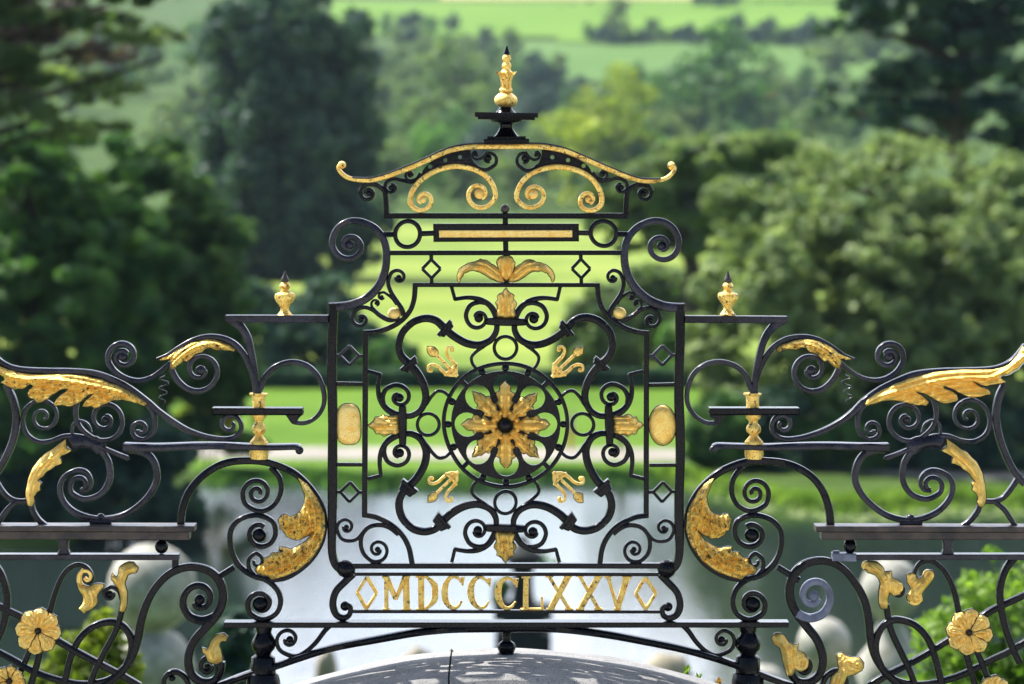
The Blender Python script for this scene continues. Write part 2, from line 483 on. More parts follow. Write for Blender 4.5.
# gilt ovals
mb = MB()
O1 = [(336.4 + 12.1, 403.7)]
rr = []
for a in range(36):
    t = a * math.pi / 18; c, s = math.cos(t), math.sin(t)
    rr.append((348.7 + 12.2 * math.copysign(abs(c) ** 0.72, c), 424.3 + 20.4 * math.copysign(abs(s) ** 0.62, s)))
relief(mb, rr, 3.0, smooth=False, step=2.2, base=-0.006)
mb.build('gilt_oval', GOLD_P, gate, GO)
mb = MB()
relief(mb, [(662.6 + 13.4 * math.cos(a * math.pi / 18), 424.6 + 20 * math.sin(a * math.pi / 18)) for a in range(36)], 5.5, smooth=False, step=2.2, base=-0.006)
mb.build('gilt_oval', GOLD, gate, GO)

# corner scrolls
S('corner_scroll', IRON, [5, 4.2, 3.6, 3.0], [(403, 315), (400.8, 308), (396, 300.5), (390.6, 291), (388.4, 282), (391, 274), ('@', 398.6, 277.2, 0.95, 2.6)], 0.014, eye=(398.8, 277.5, 3))
S('corner_scroll', IRON, [5, 4.2, 3.6, 3.0], [(399, 317), (389, 319.6), (380, 315.6), (373.2, 310), (365, 307.2), (356.6, 310), (352.2, 317), ('@', 361, 319.4, -0.95, 2.6)], 0.014, eye=(361, 319.6, 3))
S('small_scroll', IRON, [2.8, 2.4], [(389, 319), (380, 314), (373.4, 308), ('@', 376, 303, 0.9, 1.6)], 0.010, eye=(376, 302.6, 1.8))
S('small_scroll', IRON, [2.8, 2.4], [(396, 304), (391.5, 297.5), (385, 292.2), ('@', 382, 296, -0.8, 1.6)], 0.010, eye=(381.8, 296, 1.8))
for x, m in ((393.6, GOLD_P), (618.6, GOLD_P)):
    mb = MB(); ball(mb, x, 313, 6.8, 6.4, 0.85); mb.build('gilt_boss', m, gate, GO)
S('corner_scroll', IRON, [5.2, 4.6, 4.2, 4, 3.6, 3.2, 3], [(399, 534), (391, 527.8), (382, 524.7), (371, 526.4), (363.6, 533.6), (361.2, 543.6), (363.6, 553.4), (371, 560.4), ('@', 377.4, 549.6, -1.35, 2.6)], 0.014, eye=(377.6, 549.4, 3))
S('small_scroll', IRON, [3.6, 3.4, 3], [(365, 531), (358, 539), (350, 541.2), (342.4, 538.8), (337.8, 531), ('@', 347, 527.6, 1.1, 2.4)], 0.012, eye=(347.2, 527.8, 2.8))

# the eightfold heart of the panel --------------------------------------
CX, CY = 505.6, 424.6
def octant(k):
    """k = 0..7: the eight mirror images about the rosette"""
    def g(p):
        if isinstance(p[0], str):
            u, v = p[1], p[2]
            u2, v2 = g0(u, v)
            fl = (k & 1) ^ ((k >> 1) & 1) ^ ((k >> 2) & 1)
            return ('@', CX + u2, CY + v2, -p[3] if fl else p[3], p[4])
        u2, v2 = g0(*p[:2]); return (CX + u2, CY + v2)
    def g0(u, v):
        if k & 1: u, v = v, u
        if k & 2: u = -u
        if k & 4: v = -v
        return u, v
    return lambda P: [g(p) for p in P]
for k in range(8):
    g = octant(k)
    mb = MB()
    stroke(mb, [7.6, 7.6, 7.6, 8, 8, 7.8, 7.2, 6.4, 5.6], g([(-98.5, -98.5), (-91, -104), (-80, -106.6), (-69.5, -104), (-61.7, -96.8), (-53, -89), (-40, -81.8), (-26.6, -79.8), (-15, -84.6), (-9.4, -93), (-8.6, -101)]), 0.024)
    mb.build('heart_scroll', IRON, gate, GO)
    mb = MB()
    stroke(mb, [4, 4.2], g([(-55.2, -103.6), (-67.2, -89.2)]), 0.044, straight=True)
    stroke(mb, [20, 14], g([(-62.3, -97.2), (-57.2, -92.6)] if k in (0, 1, 2, 3) else [(-60.4, -95.2), (-68, -101.2)]) , 0.036 if k < 4 else 0.034, straight=True)
    mb.build('collar', IRON, gate, GO)
    mb = MB()
    stroke(mb, 3.6, g([(-54.2, -138), (-50.6, -123.8)]), 0.014, straight=True)
    stroke(mb, [4, 4.2, 5, 6, 6.5, 6], g([(-51.6, -124.6), (-38, -126.6), (-26, -125), (-16.2, -119), (-10.6, -110), (-9.4, -102)]), 0.016)
    mb.build('bracket', IRON, gate, GO)
    S('spiral', IRON, [5, 4.6, 4.2, 3.8, 3.6], g([(-19, -121.5), (-27.5, -122.3), (-36, -118.6), (-40.2, -110.5), ('@', -27.8, -106.4, -1.02, 3.6)]), 0.015, eye=(*g([(-27.6, -106.2)])[0], 4.7), both=False)
    S('strap', IRON, [4, 3.4, 3.2], g([(-12, -87), (-20, -79.5), (-28.5, -73.4), (-33.4, -67.6), (-32.4, -61), (-28, -55.5)]), 0.013, both=False)
for (u, v) in ((0, -77.2), (0, 77.2), (-77.2, 0), (77.2, 0)):
    mb = MB(); ring(mb, CX + u, CY + v, 11, 3.4, 0.014, 36); mb.build('ring', IRON, gate, GO)
# four clamps with a gilt leaf above each
LEAF4 = [(0, -138), (-3.4, -132.2), (-8.6, -130), (-7.4, -126), (-11, -122.6), (-8, -117), (-9.4, -112), (-8.6, -107.5), (0, -106.6), (8.6, -107.5), (9.4, -112), (8, -117), (11, -122.6), (7.4, -126), (8.6, -130), (3.4, -132.2)]
rots = [lambda u, v: (u, v), lambda u, v: (-u, -v), lambda u, v: (v, u), lambda u, v: (-v, -u)]
for R in rots:
    mb = MB(); stroke(mb, [7, 8.2, 8.4, 8.2, 7], [(CX + R(u, -103.2)[0], CY + R(u, -103.2)[1]) for u in (-18, -9, 0, 9, 18)], 0.05)
    for e in (-18, 18):
        q = R(e, -103.2); ball(mb, CX + q[0], CY + q[1], 3.9, squash=1.6)
    mb.build('clamp', IRON, gate, GO)
    mb = MB()
    P = [R(*p) for p in LEAF4]; sp = [R(0, -106), R(0, -120), R(0, -136)]
    relief(mb, [(CX + a, CY + b) for a, b in P], 3.2, [(CX + a, CY + b) for a, b in sp], 1.1, 4.0, base=-0.008, step=1.2, wave=0.5, ridge=3.0)
    mb.build('gilt_leaf', GOLD_R if R is rots[1] else GOLD, gate, GO)
# four gilt fleurs on the diagonals
for sx, sy in ((-1, -1), (1, -1), (-1, 1), (1, 1)):
    ax = np.array((sx, sy)) / math.sqrt(2); pe = np.array((-ax[1], ax[0]))
    def L(al, pp): q = np.array((CX, CY)) + ax * al + pe * pp; return (float(q[0]), float(q[1]))
    mb = MB()
    stroke(mb, [3.4, 3, 2.8], [L(67, 0), L(82, 0), L(100, 0)], 0.014)
    relief(mb, [L(111, 0), L(104.5, 4.6), L(100, 3.8), L(97.5, 1.4), L(97.5, -1.4), L(100, -3.8), L(104.5, -4.6)], 2.6, base=-0.007, step=1.3)
    stroke(mb, 3.0, [L(77.5, -8.6), L(76, 0), L(77.5, 8.6)], 0.018)
    for s in (-1, 1):
        stroke(mb, [3.8, 3.6, 3.4, 3.2, 3, 2.6, 2.2], [L(70, 0.8 * s), L(75, 5.4 * s), L(82, 7 * s), L(88, 7.2 * s), L(93.4, 9.4 * s), L(95.4, 13.4 * s), L(92.6, 16.6 * s), L(89.6, 15 * s)], 0.014)
        ball(mb, *L(90.6, 14.6 * s), 2.2)
    mb.build('gilt_fleur', GOLD_R, gate, GO)

# rosette: outer ring, studs, pierced wheel, flower
mb = MB(); ring(mb, CX, CY, 61.8, 4.0, 0.016, 96); mb.build('outer_ring', IRON, gate, GO)
for i in range(16):
    a = math.radians((0, 23.5, 45, 66.5)[i % 4] + 90 * (i // 4))
    c, s = math.cos(a), math.sin(a)
    mb = MB()
    if i % 4 == 2: stroke(mb, 4.6, [(CX + 53 * c, CY + 53 * s), (CX + 61 * c, CY + 61 * s)], 0.013, straight=True)
    else: ball(mb, CX + 57.6 * c, CY + 57.6 * s, 3.8)
    mb.build('stud', IRON, gate, GO)
mb = MB()
holes = []
for k in range(8):
    a = k * math.pi / 4; h = []
    pts = []
    for t in range(13):
        b = -math.radians(112) + t * math.radians(224) / 12
        pts.append((39.0 + 12.3 * math.cos(b), 12.3 * math.sin(b)))
    pts += [(24, 5.2), (17, 1.8), (17, -1.8), (24, -5.2)]
    for (r, t) in pts: h.append((CX + r * math.cos(a) - t * math.sin(a), CY + r * math.sin(a) + t * math.cos(a)))
    holes.append(h)
plate(mb, [(CX + 54.6 * math.cos(a * math.pi / 40), CY + 54.6 * math.sin(a * math.pi / 40)) for a in range(80)], holes, 0.012)
mb.build('pierced_wheel', IRON, gate, GO)
ros = empty('rosette', (0, 0, 0)); ros.parent = gate
rnd = random.Random(4)
for k in range(8):
    a = k * math.pi / 4 - math.pi / 2
    ln = 44.6 if k % 2 == 0 else 47
    wd = 1.0 if k % 2 == 0 else 0.93
    half = [(7, 3.6), (12, 4.2), (16, 4.8), (19.4, 7.4), (22, 9.0), (23.6, 7.0), (26.6, 7.4), (30.4, 9.2), (32, 8.8), (33, 5.8), (36, 5.4), (39, 5.0), (41, 2.6), (ln, 0.2)]
    out = [(r, t * wd) for r, t in half] + [(r, -t * wd) for r, t in half[::-1][1:]]
    out = [(r + rnd.uniform(-.4, .4), t + rnd.uniform(-.4, .4)) for r, t in out]
    W = lambda r, t: (505.4 + r * math.cos(a) - t * math.sin(a), 424.4 + r * math.sin(a) + t * math.cos(a))
    mb = MB()
    relief(mb, [W(r, t) for r, t in out], 2.6, [W(6, 0), W(25, 0), W(ln, 0)], 1.2, 5.0, base=-0.010 - 0.006 * (k % 2), thick=0.004, step=1.2, wave=0.6, ridge=4.5)
    mb.build('petal', GOLD_R if k % 2 else GOLD, ros, GO)
for k in range(8):
    a = (k + 0.5) * math.pi / 4
    mb = MB(); ball(mb, 505.4 + 12.6 * math.cos(a), 424.2 + 12.6 * math.sin(a), 3.0, squash=3.4); mb.build('bead', GOLD, ros, GO)
mb = MB(); lathe_pts = []
ball(mb, 505.2, 424, 9.0, squash=1.25, seg=10); mb.build('boss', IRON, ros, GO)

# palmette above
mb = MB()
relief(mb, [(505.8, 255.5), (499.5, 257), (496.6, 262.5), (498.4, 270), (502.5, 277.5), (505.8, 280), (509.1, 277.5), (513.2, 270), (515, 262.5), (512.1, 257)], 4.2, [(505.8, 279), (505.8, 256)], 1.3, 4.2, base=-0.012, step=1.2)
mb.build('gilt_bud', GOLD, gate, GO)
for k in range(2):
    f = (lambda P: P) if k == 0 else mirl
    mb = MB()
    relief(mb, f([(504.5, 281.6), (497, 281), (490, 278), (483.7, 273.6), (477, 270.8), (470, 270.4), (464, 273), (461, 277.5), (459.6, 283), (458, 280), (458.2, 273.4), (462.6, 266.8), (468.5, 263.6), (475.5, 262.4), (481, 259.2), (487, 260.4), (491, 264), (494, 265.2), (497.5, 268.5), (501.5, 275)]), 3.2,
           f([(504, 280), (494, 274), (484, 267), (474, 266.4), (465, 269.5), (459.5, 279)]), 1.2, 3.8, base=-0.010, step=1.2, ridge=2.0)
    mb.build('gilt_leaf', GOLD, gate, GO)

# inscription
mb = MB(); box(mb, 350, 563, 662, 568.2, -0.012, 0.012); mb.build('crossbar', IRON, gate, GO)
insc = empty('inscription', (0, 0, 0)); insc.parent = gate
mb = MB(); box(mb, 354, 572.2, 658, 575.6, -0.009, 0.009, 0.4); mb.build('upper_rail', IRON, insc, GO)
mb = MB(); box(mb, 350, 609.8, 661, 613, -0.009, 0.009, 0.4); mb.build('lower_rail', IRON, insc, GO)
T0, T1 = 575.4, 610.0
def letter(kind, x0, x1):
    mb = MB(); D = 0.009
    def st(w, pts, **k):
        mb.j += 0.0003
        w = [q * 1.14 for q in w] if hasattr(w, '__len__') else w * 1.14
        stroke(mb, w, pts, D, **k)
    def serif(x, y, hw=3.4): st(1.9, [(x - hw, y), (x + hw, y)], straight=True)
    t, b = T0 + 1, T1 - 1
    if kind == 'M':
        st(3.6, [(x0 + 2.6, t), (x0 + 2.6, b)], straight=True); st(5.6, [(x1 - 3, t), (x1 - 3, b)], straight=True)
        xm = (x0 + x1) / 2 - 0.6
        st([5.2, 4.0], [(x0 + 2.8, t), (xm, 598.5)], straight=True); st([4.4, 3.0], [(x1 - 4, t), (xm, 598.5)], straight=True)
        serif(x0 + 2.4, b); serif(x1 - 3, b, 4.4); serif(x0 + 1.4, t, 3); serif(x1 - 2.4, t, 3.6)
    if kind == 'D':
        st(5.4, [(x0 + 4.4, t), (x0 + 4.4, b)], straight=True); serif(x0 + 3.4, t, 4.4); serif(x0 + 3.4, b, 4.4)
        st([2.2, 3, 5.6, 5.8, 5.6, 3, 2.2], [(x0 + 5, t + .4), (x0 + 10, t + 1.2), (x1 - 3.4, t + 9), (x1 - 2.6, 592.6), (x1 - 3.4, b - 9), (x0 + 10, b - 1.2), (x0 + 5, b - .4)])
    if kind == 'C':
        cx, rx, ry = (x0 + x1) / 2 + 1, (x1 - x0) / 2 - 2.2, 15.4
        P = [(cx + rx * math.cos(math.radians(a)), 592.7 + ry * math.sin(math.radians(a))) for a in (-38, -62, -90, -120, -150, -180, -210, -240, -270, -298, -326)]
        st([2.0, 2.6, 3, 4.4, 5.6, 6, 5.6, 4.4, 3, 2.6, 1.6], P)
        st([3.6, 1.6], [(P[0][0] + 1.4, P[0][1] - 5.6), (P[0][0] + 1.2, P[0][1] + 3)], straight=True)
    if kind == 'L':
        st(4.8, [(x0 + 5, t), (x0 + 5, b)], straight=True); serif(x0 + 5, t, 4.6); serif(x0 + 4, b, 4.4)
        st(2.4, [(x0 + 5, b), (x1 - 1, b - .2)], straight=True); st([2.6, 1.8], [(x1 - 1.6, b + .4), (x1 - 1.8, b - 13)], straight=True)
    if kind == 'X':
        st([3.0, 3.4], [(x0 + 2.6, t), (x1 - 3.6, b)], straight=True); st([5.6, 5.0], [(x1 - 3.6, t), (x0 + 3.6, b)], straight=True)
        serif(x0 + 3, t, 4); serif(x1 - 4, t, 4); serif(x0 + 3.4, b, 4.2); serif(x1 - 3.6, b, 4.2)
    if kind == 'V':
        xm = (x0 + x1) / 2 - 0.6
        st([3.2, 3], [(x0 + 3.4, t), (xm, b)], straight=True); st([5.6, 4.6], [(x1 - 4, t), (xm, b)], straight=True)
        serif(x0 + 3.4, t, 3.6); serif(x1 - 4, t, 4.6); serif(xm, b, 3.4)
    return mb.build('numeral', GOLD_R, insc, GO)
for kd, a, b in (('M', 383.6, 408.9), ('D', 416.2, 437), ('C', 441, 464.6), ('C', 467.3, 491), ('C', 494, 518), ('L', 520.6, 543.6), ('X', 546.4, 571.8), ('X', 576.2, 602), ('V', 604.4, 631)):
    letter(kd, a, b)
for x in (366.4, 645):
    mb = MB()
    P = [(x, 576.6), (x + 10, 592.8), (x, 609), (x - 10, 592.8)]
    for i in range(4): stroke(mb, 3.8 if i % 2 == 0 else 3.2, [P[i], P[(i + 1) % 4]], 0.010 + i * .0004, straight=True)
    mb.build('gilt_lozenge', GOLD_R, insc, GO)
S('end_scroll', IRON, [7.5, 7.2, 7, 7, 6.5, 5.5, 4.6], [(352.4, 574), (345, 581.5), (335.4, 592), (332, 604), (335, 614), (342.4, 618), (349, 614.6), (349.6, 607.6), (345, 604.4)], 0.022, eye=(344.2, 606.4, 4.8))
# base rail, arched brace, foot
mb = MB(); box(mb, 224.6, 621, 787.4, 626.4, -0.03, 0.03); mb.build('base_rail', IRON, gate, GO)
arch = [(214, 689), (226, 683.6), (251, 674), (277, 664.8), (303, 656.6), (350, 644.3), (397, 635.2), (444, 629.8), (478, 628), (506, 627.6)]
arch += mirl(arch)[::-1][1:]
mb = MB(); stroke(mb, [6.4, 6.4, 6.4, 6.8, 7, 6.8, 6.4, 6.4, 6.4], arch, 0.05); mb.build('arched_brace', IRON, gate, GO)
S('brace_scroll', IRON, [5.2, 4.8, 4.2, 3.8, 3.6, 3.2], [(329, 626), (324, 631.5), (316, 642.6), (306, 651.6), (295, 656), (284.6, 652.5), ('@', 288.6, 639.6, 1.25, 3)], 0.014, eye=(290, 639.4, 3.7))
mb = MB(); lathe(mb, 507, [(626, 5), (632, 4.4), (637, 4), (640, 4.6), (642, 7.4), (644.4, 9), (647, 9.2), (650, 8), (651.6, 7.2), (652.4, 9), (656.5, 9.6)]); mb.build('foot', IRON, gate, GO)
# ================================================================== SIDE RAILINGS
def railing(side):
    R = side == 'right'
    O = (258.7, 700.0) if not R else (1012 - 258.7, 700.0)
    root = empty('garden_railing', ((O[0] - 512) * U, GD, EYE - (O[1] - HZ) * U))
    tag(root, 'black scrolled railing with pale grey patched scroll, beside the V end of the gate panel' if R else
        'black scrolled railing without grey patches, beside the M end of the gate panel', 'railing', 'railings beside the gate panel')
    def m(P, low=False):
        if not R: return list(P)
        out = []
        for p in P:
            q = mir(p)
            i = 1 if isinstance(q[0], str) else 0
            x, y = q[i], q[i + 1]
            if low:
                x -= 5.5 * min(1, max(0, (x - 840) / 60)); 
                if x < 850: y -= 6.5 * min(1, max(0, (650 - y) / 85))
                elif y < 640: y -= 4.0 * min(1, max(0, (640 - y) / 30))
            q = list(q); q[i] = x; q[i + 1] = y; out.append(tuple(q))
        return out
    def s(name, w, pts, depth=0.018, eye=None, mat=IRON_D, low=False, straight=False, d1=None):
        mb = MB(); stroke(mb, w, m(pts, low), depth, straight, d1=d1)
        if eye:
            e = m([eye[:2]], low)[0]; ball(mb, e[0], e[1], eye[2], squash=0.9)
        return mb.build(name, mat, root, O)
    def b(name, x0, y0, x1, y1, d0, d1, mat=IRON_D, c=0.6):
        if R: x0, x1 = 1012 - x1, 1012 - x0
        mb = MB(); box(mb, x0, y0, x1, y1, d0, d1, c); return mb.build(name, mat, root, O)
    def lt(name, cx, prof, mat, kx=1.0):
        mb = MB(); lathe(mb, 1012 - cx if R else cx, prof, kx=kx); return mb.build(name, mat, root, O)
    def g(name, outline, spine, mat=GOLD, bulge=3.6, groove=1.7, lam=4.4, raw=False, base=-0.010, step=1.4, wave=0.0, low=False, ridge=2.2):
        mb = MB()
        f = (lambda P: P) if raw else (lambda P: m(P, low))
        relief(mb, f(outline), bulge, f(spine), groove, lam, base=base, step=step, wave=wave, ridge=ridge)
        return mb.build(name, mat, root, O)
    # ---- shelf with the small urn
    b('top_shelf', 225.6, 315.6, 327.8, 322.6, -0.022, 0.022)
    lt('urn_finial', 284.6, [(315.8, 8), (314.4, 8), (312.8, 6.4), (310, 4.4), (307.4, 4.4), (304.6, 6), (301.6, 8.6), (298.6, 10.2), (296.4, 10.7), (294.6, 10.4)], GOLD_W)
    lt('urn_cap', 284.6, [(295, 10.5), (293.8, 10.2), (292.8, 8.6), (291.6, 4.4), (289.4, 4), (288, 5), (285.6, 5.6), (283.6, 4.6), (282.2, 3)], GOLD_W)
    lt('urn_tip', 284.6, [(282.4, 3), (281.2, 3.8), (279, 4), (277, 2.8), (273.6, 1.5), (270.6, 0.4)], IRON_B)
    s('bracket', [9, 8, 7, 6.6, 6.6], [(230, 319.6), (239, 326), (247.5, 338), (252.8, 356), (255.6, 373), (256.6, 394)], 0.02)
    s('arm', [3, 4, 4.6, 5, 5.6, 6, 6.6, 6.6], [(157.5, 358.8), (168, 354.8), (180, 347), (192, 340.4), (204.5, 337), (217, 337.2), (228.4, 340.6), (239, 347.8), (248, 360), (254.6, 376), (257.6, 394)], 0.02)
    g('gilt_acanthus', [(159, 359), (167.5, 356), (179.8, 348.3), (192, 341.6), (206, 338.7), (220, 341), (229, 344), (235.4, 348.3), (234.2, 351.5), (227.2, 350), (221, 349), (216.6, 350.4), (211.4, 347.6), (206.4, 348.4), (202, 352.6), (197, 353.6), (193.9, 355.6), (191, 359.4), (187.7, 362.4), (184.2, 359.8), (182.6, 363.4), (179.8, 365), (176.4, 368), (172.2, 369.4), (170.8, 364.2), (172, 358.4), (165.8, 359.8)],
      [(234, 346), (215, 343), (200, 345), (186, 353), (174, 364)], GOLD_W, 3.4, 1.5, 3.8, base=-0.0115)
    s('arm_scroll', [6, 5.6, 5, 4.6, 4.2, 4], [(171, 362), (173.6, 372), (179.5, 382), ('@', 200.6, 370.8, -1.42, 4.6)], 0.018, eye=(201, 371, 5.2))
    # tendril: a small helix of wire hanging below the arm
    mb = MB(); C = []
    for i in range(60):
        t = i / 59; a = t * 3.4 * 2 * math.pi
        r = 5.6 * min(1, t * 4) * (1.0 - 0.35 * t)
        C.append((166 - 4 * t + r * math.sin(a), 0.012 * math.cos(a) * min(1, t * 4), 371 + 32 * t))
    vs = []; fs = []
    for i, (x, y, z) in enumerate(C):
        for k in range(5):
            a = k * 2 * math.pi / 5; rr = 1.0 * (1 - 0.5 * i / 59)
            vs.append((x + rr * math.cos(a) * 0.4, y + rr * U * math.cos(a), z + rr * math.sin(a)))
    for i in range(59):
        for k in range(5): fs.append((i * 5 + k, i * 5 + (k + 1) % 5, i * 5 + 5 + (k + 1) % 5, i * 5 + 5 + k))
    if R: vs = [(1012 - x, y, z) for x, y, z in vs]
    mb.add(vs, fs); mb.build('tendril', IRON_D, root, O)
    s('swan_neck', [6, 5.6, 5, 4.8, 4.4, 4.2], [(257.6, 394), (261, 386.8), (266, 375.4), (276, 366), (291.6, 362), (307.4, 366), (318.6, 376.4), (324, 391.6), (323.6, 404.7), (317.4, 415.8), (307.4, 422.6), (297, 423), (291.4, 418.5)], 0.018)
    mb = MB(); relief(mb, m([(286, 409), (303.5, 409), (303, 413.5), (298.6, 417.4), (297, 423.6), (292.6, 423.6), (289, 417.6), (286, 413.6)]), 2, m([(288, 410), (298, 414)]), base=-0.012, thick=0.02, step=2); mb.build('stop', IRON, root, O)
    # ---- gilt baluster and the two bars that cross it
    lt('gilt_baluster', 258.8, [(393, 9), (394.6, 9), (396, 6.8), (403, 6.2), (409, 6.4), (415, 7.6), (418, 7), (420.4, 4.2), (423, 4.4), (425.4, 6.6), (428.6, 7.4), (431.6, 6.6), (433.6, 4.2), (435.6, 4.6), (438.4, 7), (441, 9.2), (444, 9.4), (449, 9.4), (453, 9.6), (456.6, 9.2), (458.6, 8.6)], GOLD_R)
    b('crossbar', 213.4, 407.4, 303.4, 414.6, -0.034, 0.034, IRON, 1.4)
    s('arm_bar', [8.6, 7, 6.4, 6.2, 6, 5.4, 5.0], [(124, 446.6), (160, 446.6), (200, 446.4), (245, 446.2), (280, 446.2), (294, 446.3), (299, 448)], 0.064, eye=(298.6, 450, 4.2))
    # ---- long wave that carries the great leaf
    s('wave_rail', [5, 5, 5.2, 5.6, 6.4, 6.6, 6.4, 6, 5.4, 5, 4.6, 4, 3.6], [(-14, 345), (-5, 356), (5, 363.6), (20, 368.4), (48, 370.8), (72, 372), (96.5, 374.4), (115, 381), (131.8, 389.6), (148.6, 401.8), (158.6, 411.4), (172.8, 422.2), (188.6, 431.4), (206, 437.4), (222, 439.4), (233.4, 437.2), (240, 430.6), ('@', 229.4, 424.6, -1.2, 3)], 0.026)
    OUTL = [(-14, 350), (-6, 360), (2, 366), (9.6, 368.8), (21, 372), (48, 373.6), (87, 376), (103, 379.5), (117.3, 385), (131.8, 391.6), (143, 399), (148.6, 403), (145.5, 405.6), (136.6, 402.6), (128.6, 400.7), (119, 399.8), (111, 401), (102.9, 404.8), (94.8, 409), (92.8, 405.8), (82.8, 406.8), (85.2, 402), (91, 397.4), (97.3, 392.4), (90, 395), (82, 401.5), (75.5, 404.5), (69, 406), (63, 404.3), (55, 406), (56.4, 400), (61.9, 394.4), (70.7, 389), (61, 389), (53, 393.8), (45, 400), (37.8, 402), (35.2, 398), (30.5, 397.6), (28.4, 393), (30, 388.6), (34.6, 385.4), (31, 382.6), (24, 388), (16, 388.8), (9, 385.6), (2, 382), (7, 378.6), (2, 374), (-8, 372), (-16, 364)]
    SPN = [(149, 403), (128, 393), (105, 387), (80, 382), (50, 378), (20, 376), (-10, 366)]
    if not R: g('great_gilt_leaf', OUTL, SPN, GOLD_R if not R else GOLD, 4.4, 2.1, 5.2, base=-0.013)
    else:
        g('great_gilt_leaf', [(863.6, 403.6), (868, 398), (880.8, 389.6), (895, 382.4), (907, 378.2), (933.5, 372), (962.4, 369.6), (985, 369), (1000, 367), (1009, 363.6), (1017, 355), (1022, 345.6), (1030, 349), (1026, 360), (1018, 368), (1010, 373), (1002, 374), (1000, 377), (1006.6, 381.4), (994, 383.6), (986, 386), (977, 383), (971.6, 380.9), (977, 385), (988.7, 389), (990.6, 394.4), (981, 396), (973, 398), (962, 394), (954.5, 390.3), (947, 387), (941.4, 386), (947, 390), (957, 395), (957, 401), (944, 403.4), (936, 400), (930.8, 396.6), (922, 392), (915, 389.8), (920.3, 393.9), (928.7, 401.6), (925.6, 405.8), (917, 404.6), (909.8, 403.4), (900, 400.6), (891.4, 399.4), (881, 400.6), (873, 403.4), (866, 405.6)],
          [(865, 403), (882, 394), (905, 387), (935, 380), (965, 377), (995, 374), (1022, 355)], GOLD_R if not R else GOLD, 4.4, 2.1, 5.2, raw=True, base=-0.013)
    s('top_scroll', [4, 4.6, 5, 5.4, 5.4, 5, 4.6, 4.4], [(171, 362.6), (161, 371), (149.5, 377.6), (137, 380), (124.6, 377.2), (114.6, 370.4), (109, 361), ('@', 123.4, 356, 1.45, 4.6)], 0.022, eye=(123.2, 356, 5.2))
    s('small_scroll', [5, 4.6, 4, 3.6], [(146.5, 403), (152.5, 411), (155, 421), (152.4, 432), (145, 438.4), ('@', 140.4, 428.8, 1.3, 2.4)], 0.018)
    s('mid_scroll', [5, 4.6, 4.4, 4, 3.6], [(82, 390), (77.5, 403), (76, 416), (79.6, 427.4), (89, 436.6), ('@', 105, 419.4, -1.6, 3.4)], 0.018, eye=(105.2, 419.6, 4))
    s('left_scroll' if False else 'rolled_scroll', [5, 4.4, 4, 3.8, 3.4, 3], [(82, 438.6), (72, 436.6), (62, 437.4), (50, 441.4), (38, 441.4), (27, 434), (22.4, 421), ('@', 43, 417.2, 1.7, 2.6)], 0.018)
    s('small_scroll', [2.8, 2.2], [(71.5, 434), (73, 425), (80, 421), (87.6, 424.6), (91, 433)], 0.014)
    s('spur', [6, 4.6, 4.2, 4.4], [(84, 442), (97, 446.4), (113, 452.4), (126.6, 457.8)], 0.022, eye=(126.4, 458, 2.6))
    mb = MB(); relief(mb, m([(66, 440), (74, 434.5), (84, 437), (96, 437), (105, 441), (106, 450), (98, 455), (90, 448.6), (80, 447), (71, 450)]), 2.5, m([(68, 444), (100, 446)]), base=-0.006, thick=0.014, step=2); mb.build('node', IRON_D, root, O)
    s('lower_scroll', [5.6, 6, 6, 5.6, 5, 4.4, 3.8], [(92, 443), (102, 452), (109, 464), (109, 481), (100, 494.4), (85, 499.6), (74, 494.6), ('@', 80, 485.4, 0.85, 5)], 0.02)
    s('lower_loop', [8, 7, 6.8, 6.6, 6.4, 6.4, 6.2, 6, 5.6, 5.2, 4.6, 4, 3.4], [(126, 448.6), (140, 450.6), (149.6, 456.2), (155.6, 466.6), (156.8, 480), (150.6, 493.6), (140, 504.6), (124.6, 514.4), (107, 519.4), (90, 518.6), (74, 512), (63.4, 500.4), (59.8, 487), (64.4, 476), (76.6, 470.2), (87, 473), (91.6, 482), (88.4, 490), (81, 491.6)], 0.022)
    mb = MB(); e = m([(101, 517.4)])[0]; ball(mb, e[0], e[1], 4); e2 = m([(101, 522)])[0]; stroke(mb, 4, [(e2[0] - 11, 522.4), (e2[0] + 11, 522.4)], 0.02, straight=True); mb.build('stud', IRON_D, root, O)
    s('side_scroll', [6.4, 7, 7.4, 7.4, 7, 6.6], [(7, 384), (13.6, 399), (16.2, 417.4), (13.4, 435.8), (6.6, 454.2), (-2, 471), (-12, 484)], 0.026)
    s('lower_tie', [5.4, 5, 5, 5], [(-8, 474), (0, 487), (8, 496.4), (17, 500.6), (31, 500.6)], 0.02)
    s('lower_tie', [5.4, 5.2, 5], [(17, 501), (8, 508.6), (1, 519), (-4, 526)], 0.02)
    s('leaf_stem', [5.4, 5.4, 5.2], [(30.4, 500), (33.6, 511), (40, 520), (49, 527)], 0.02)
    g('hanging_gilt_leaf', [(66.2, 438.6), (65.2, 446.7), (71.4, 450.8), (65, 454), (58.8, 457), (61.6, 463.4), (55, 465), (50.4, 469), (45, 472), (41.6, 476.6), (37.4, 480.6), (41.6, 482.6), (39.6, 486), (40.8, 489.6), (36.6, 492), (34, 496), (35, 500.7), (33, 506), (28, 505), (26.1, 496), (27.4, 484.7), (30.2, 473.4), (36.8, 461.6), (46.4, 452), (56.3, 446)],
      [(31, 504), (31.5, 487), (37, 472), (48, 459), (66, 444)], GOLD, 3.4, 0.9, 3.8, base=-0.012, wave=0.3)
    # ---- heavy shelf and rail below it
    b('shelf', -30, 524.6, 196.6, 530.2, -0.055, 0.035, IRON_B, 0.8)
    b('shelf_moulding', -30, 530.2, 191, 538.4, -0.042, 0.03, IRON_B, 0.8)
    b('under_rail', -30, 553.6, 180, 559.4, -0.024, 0.02, IRON_D)
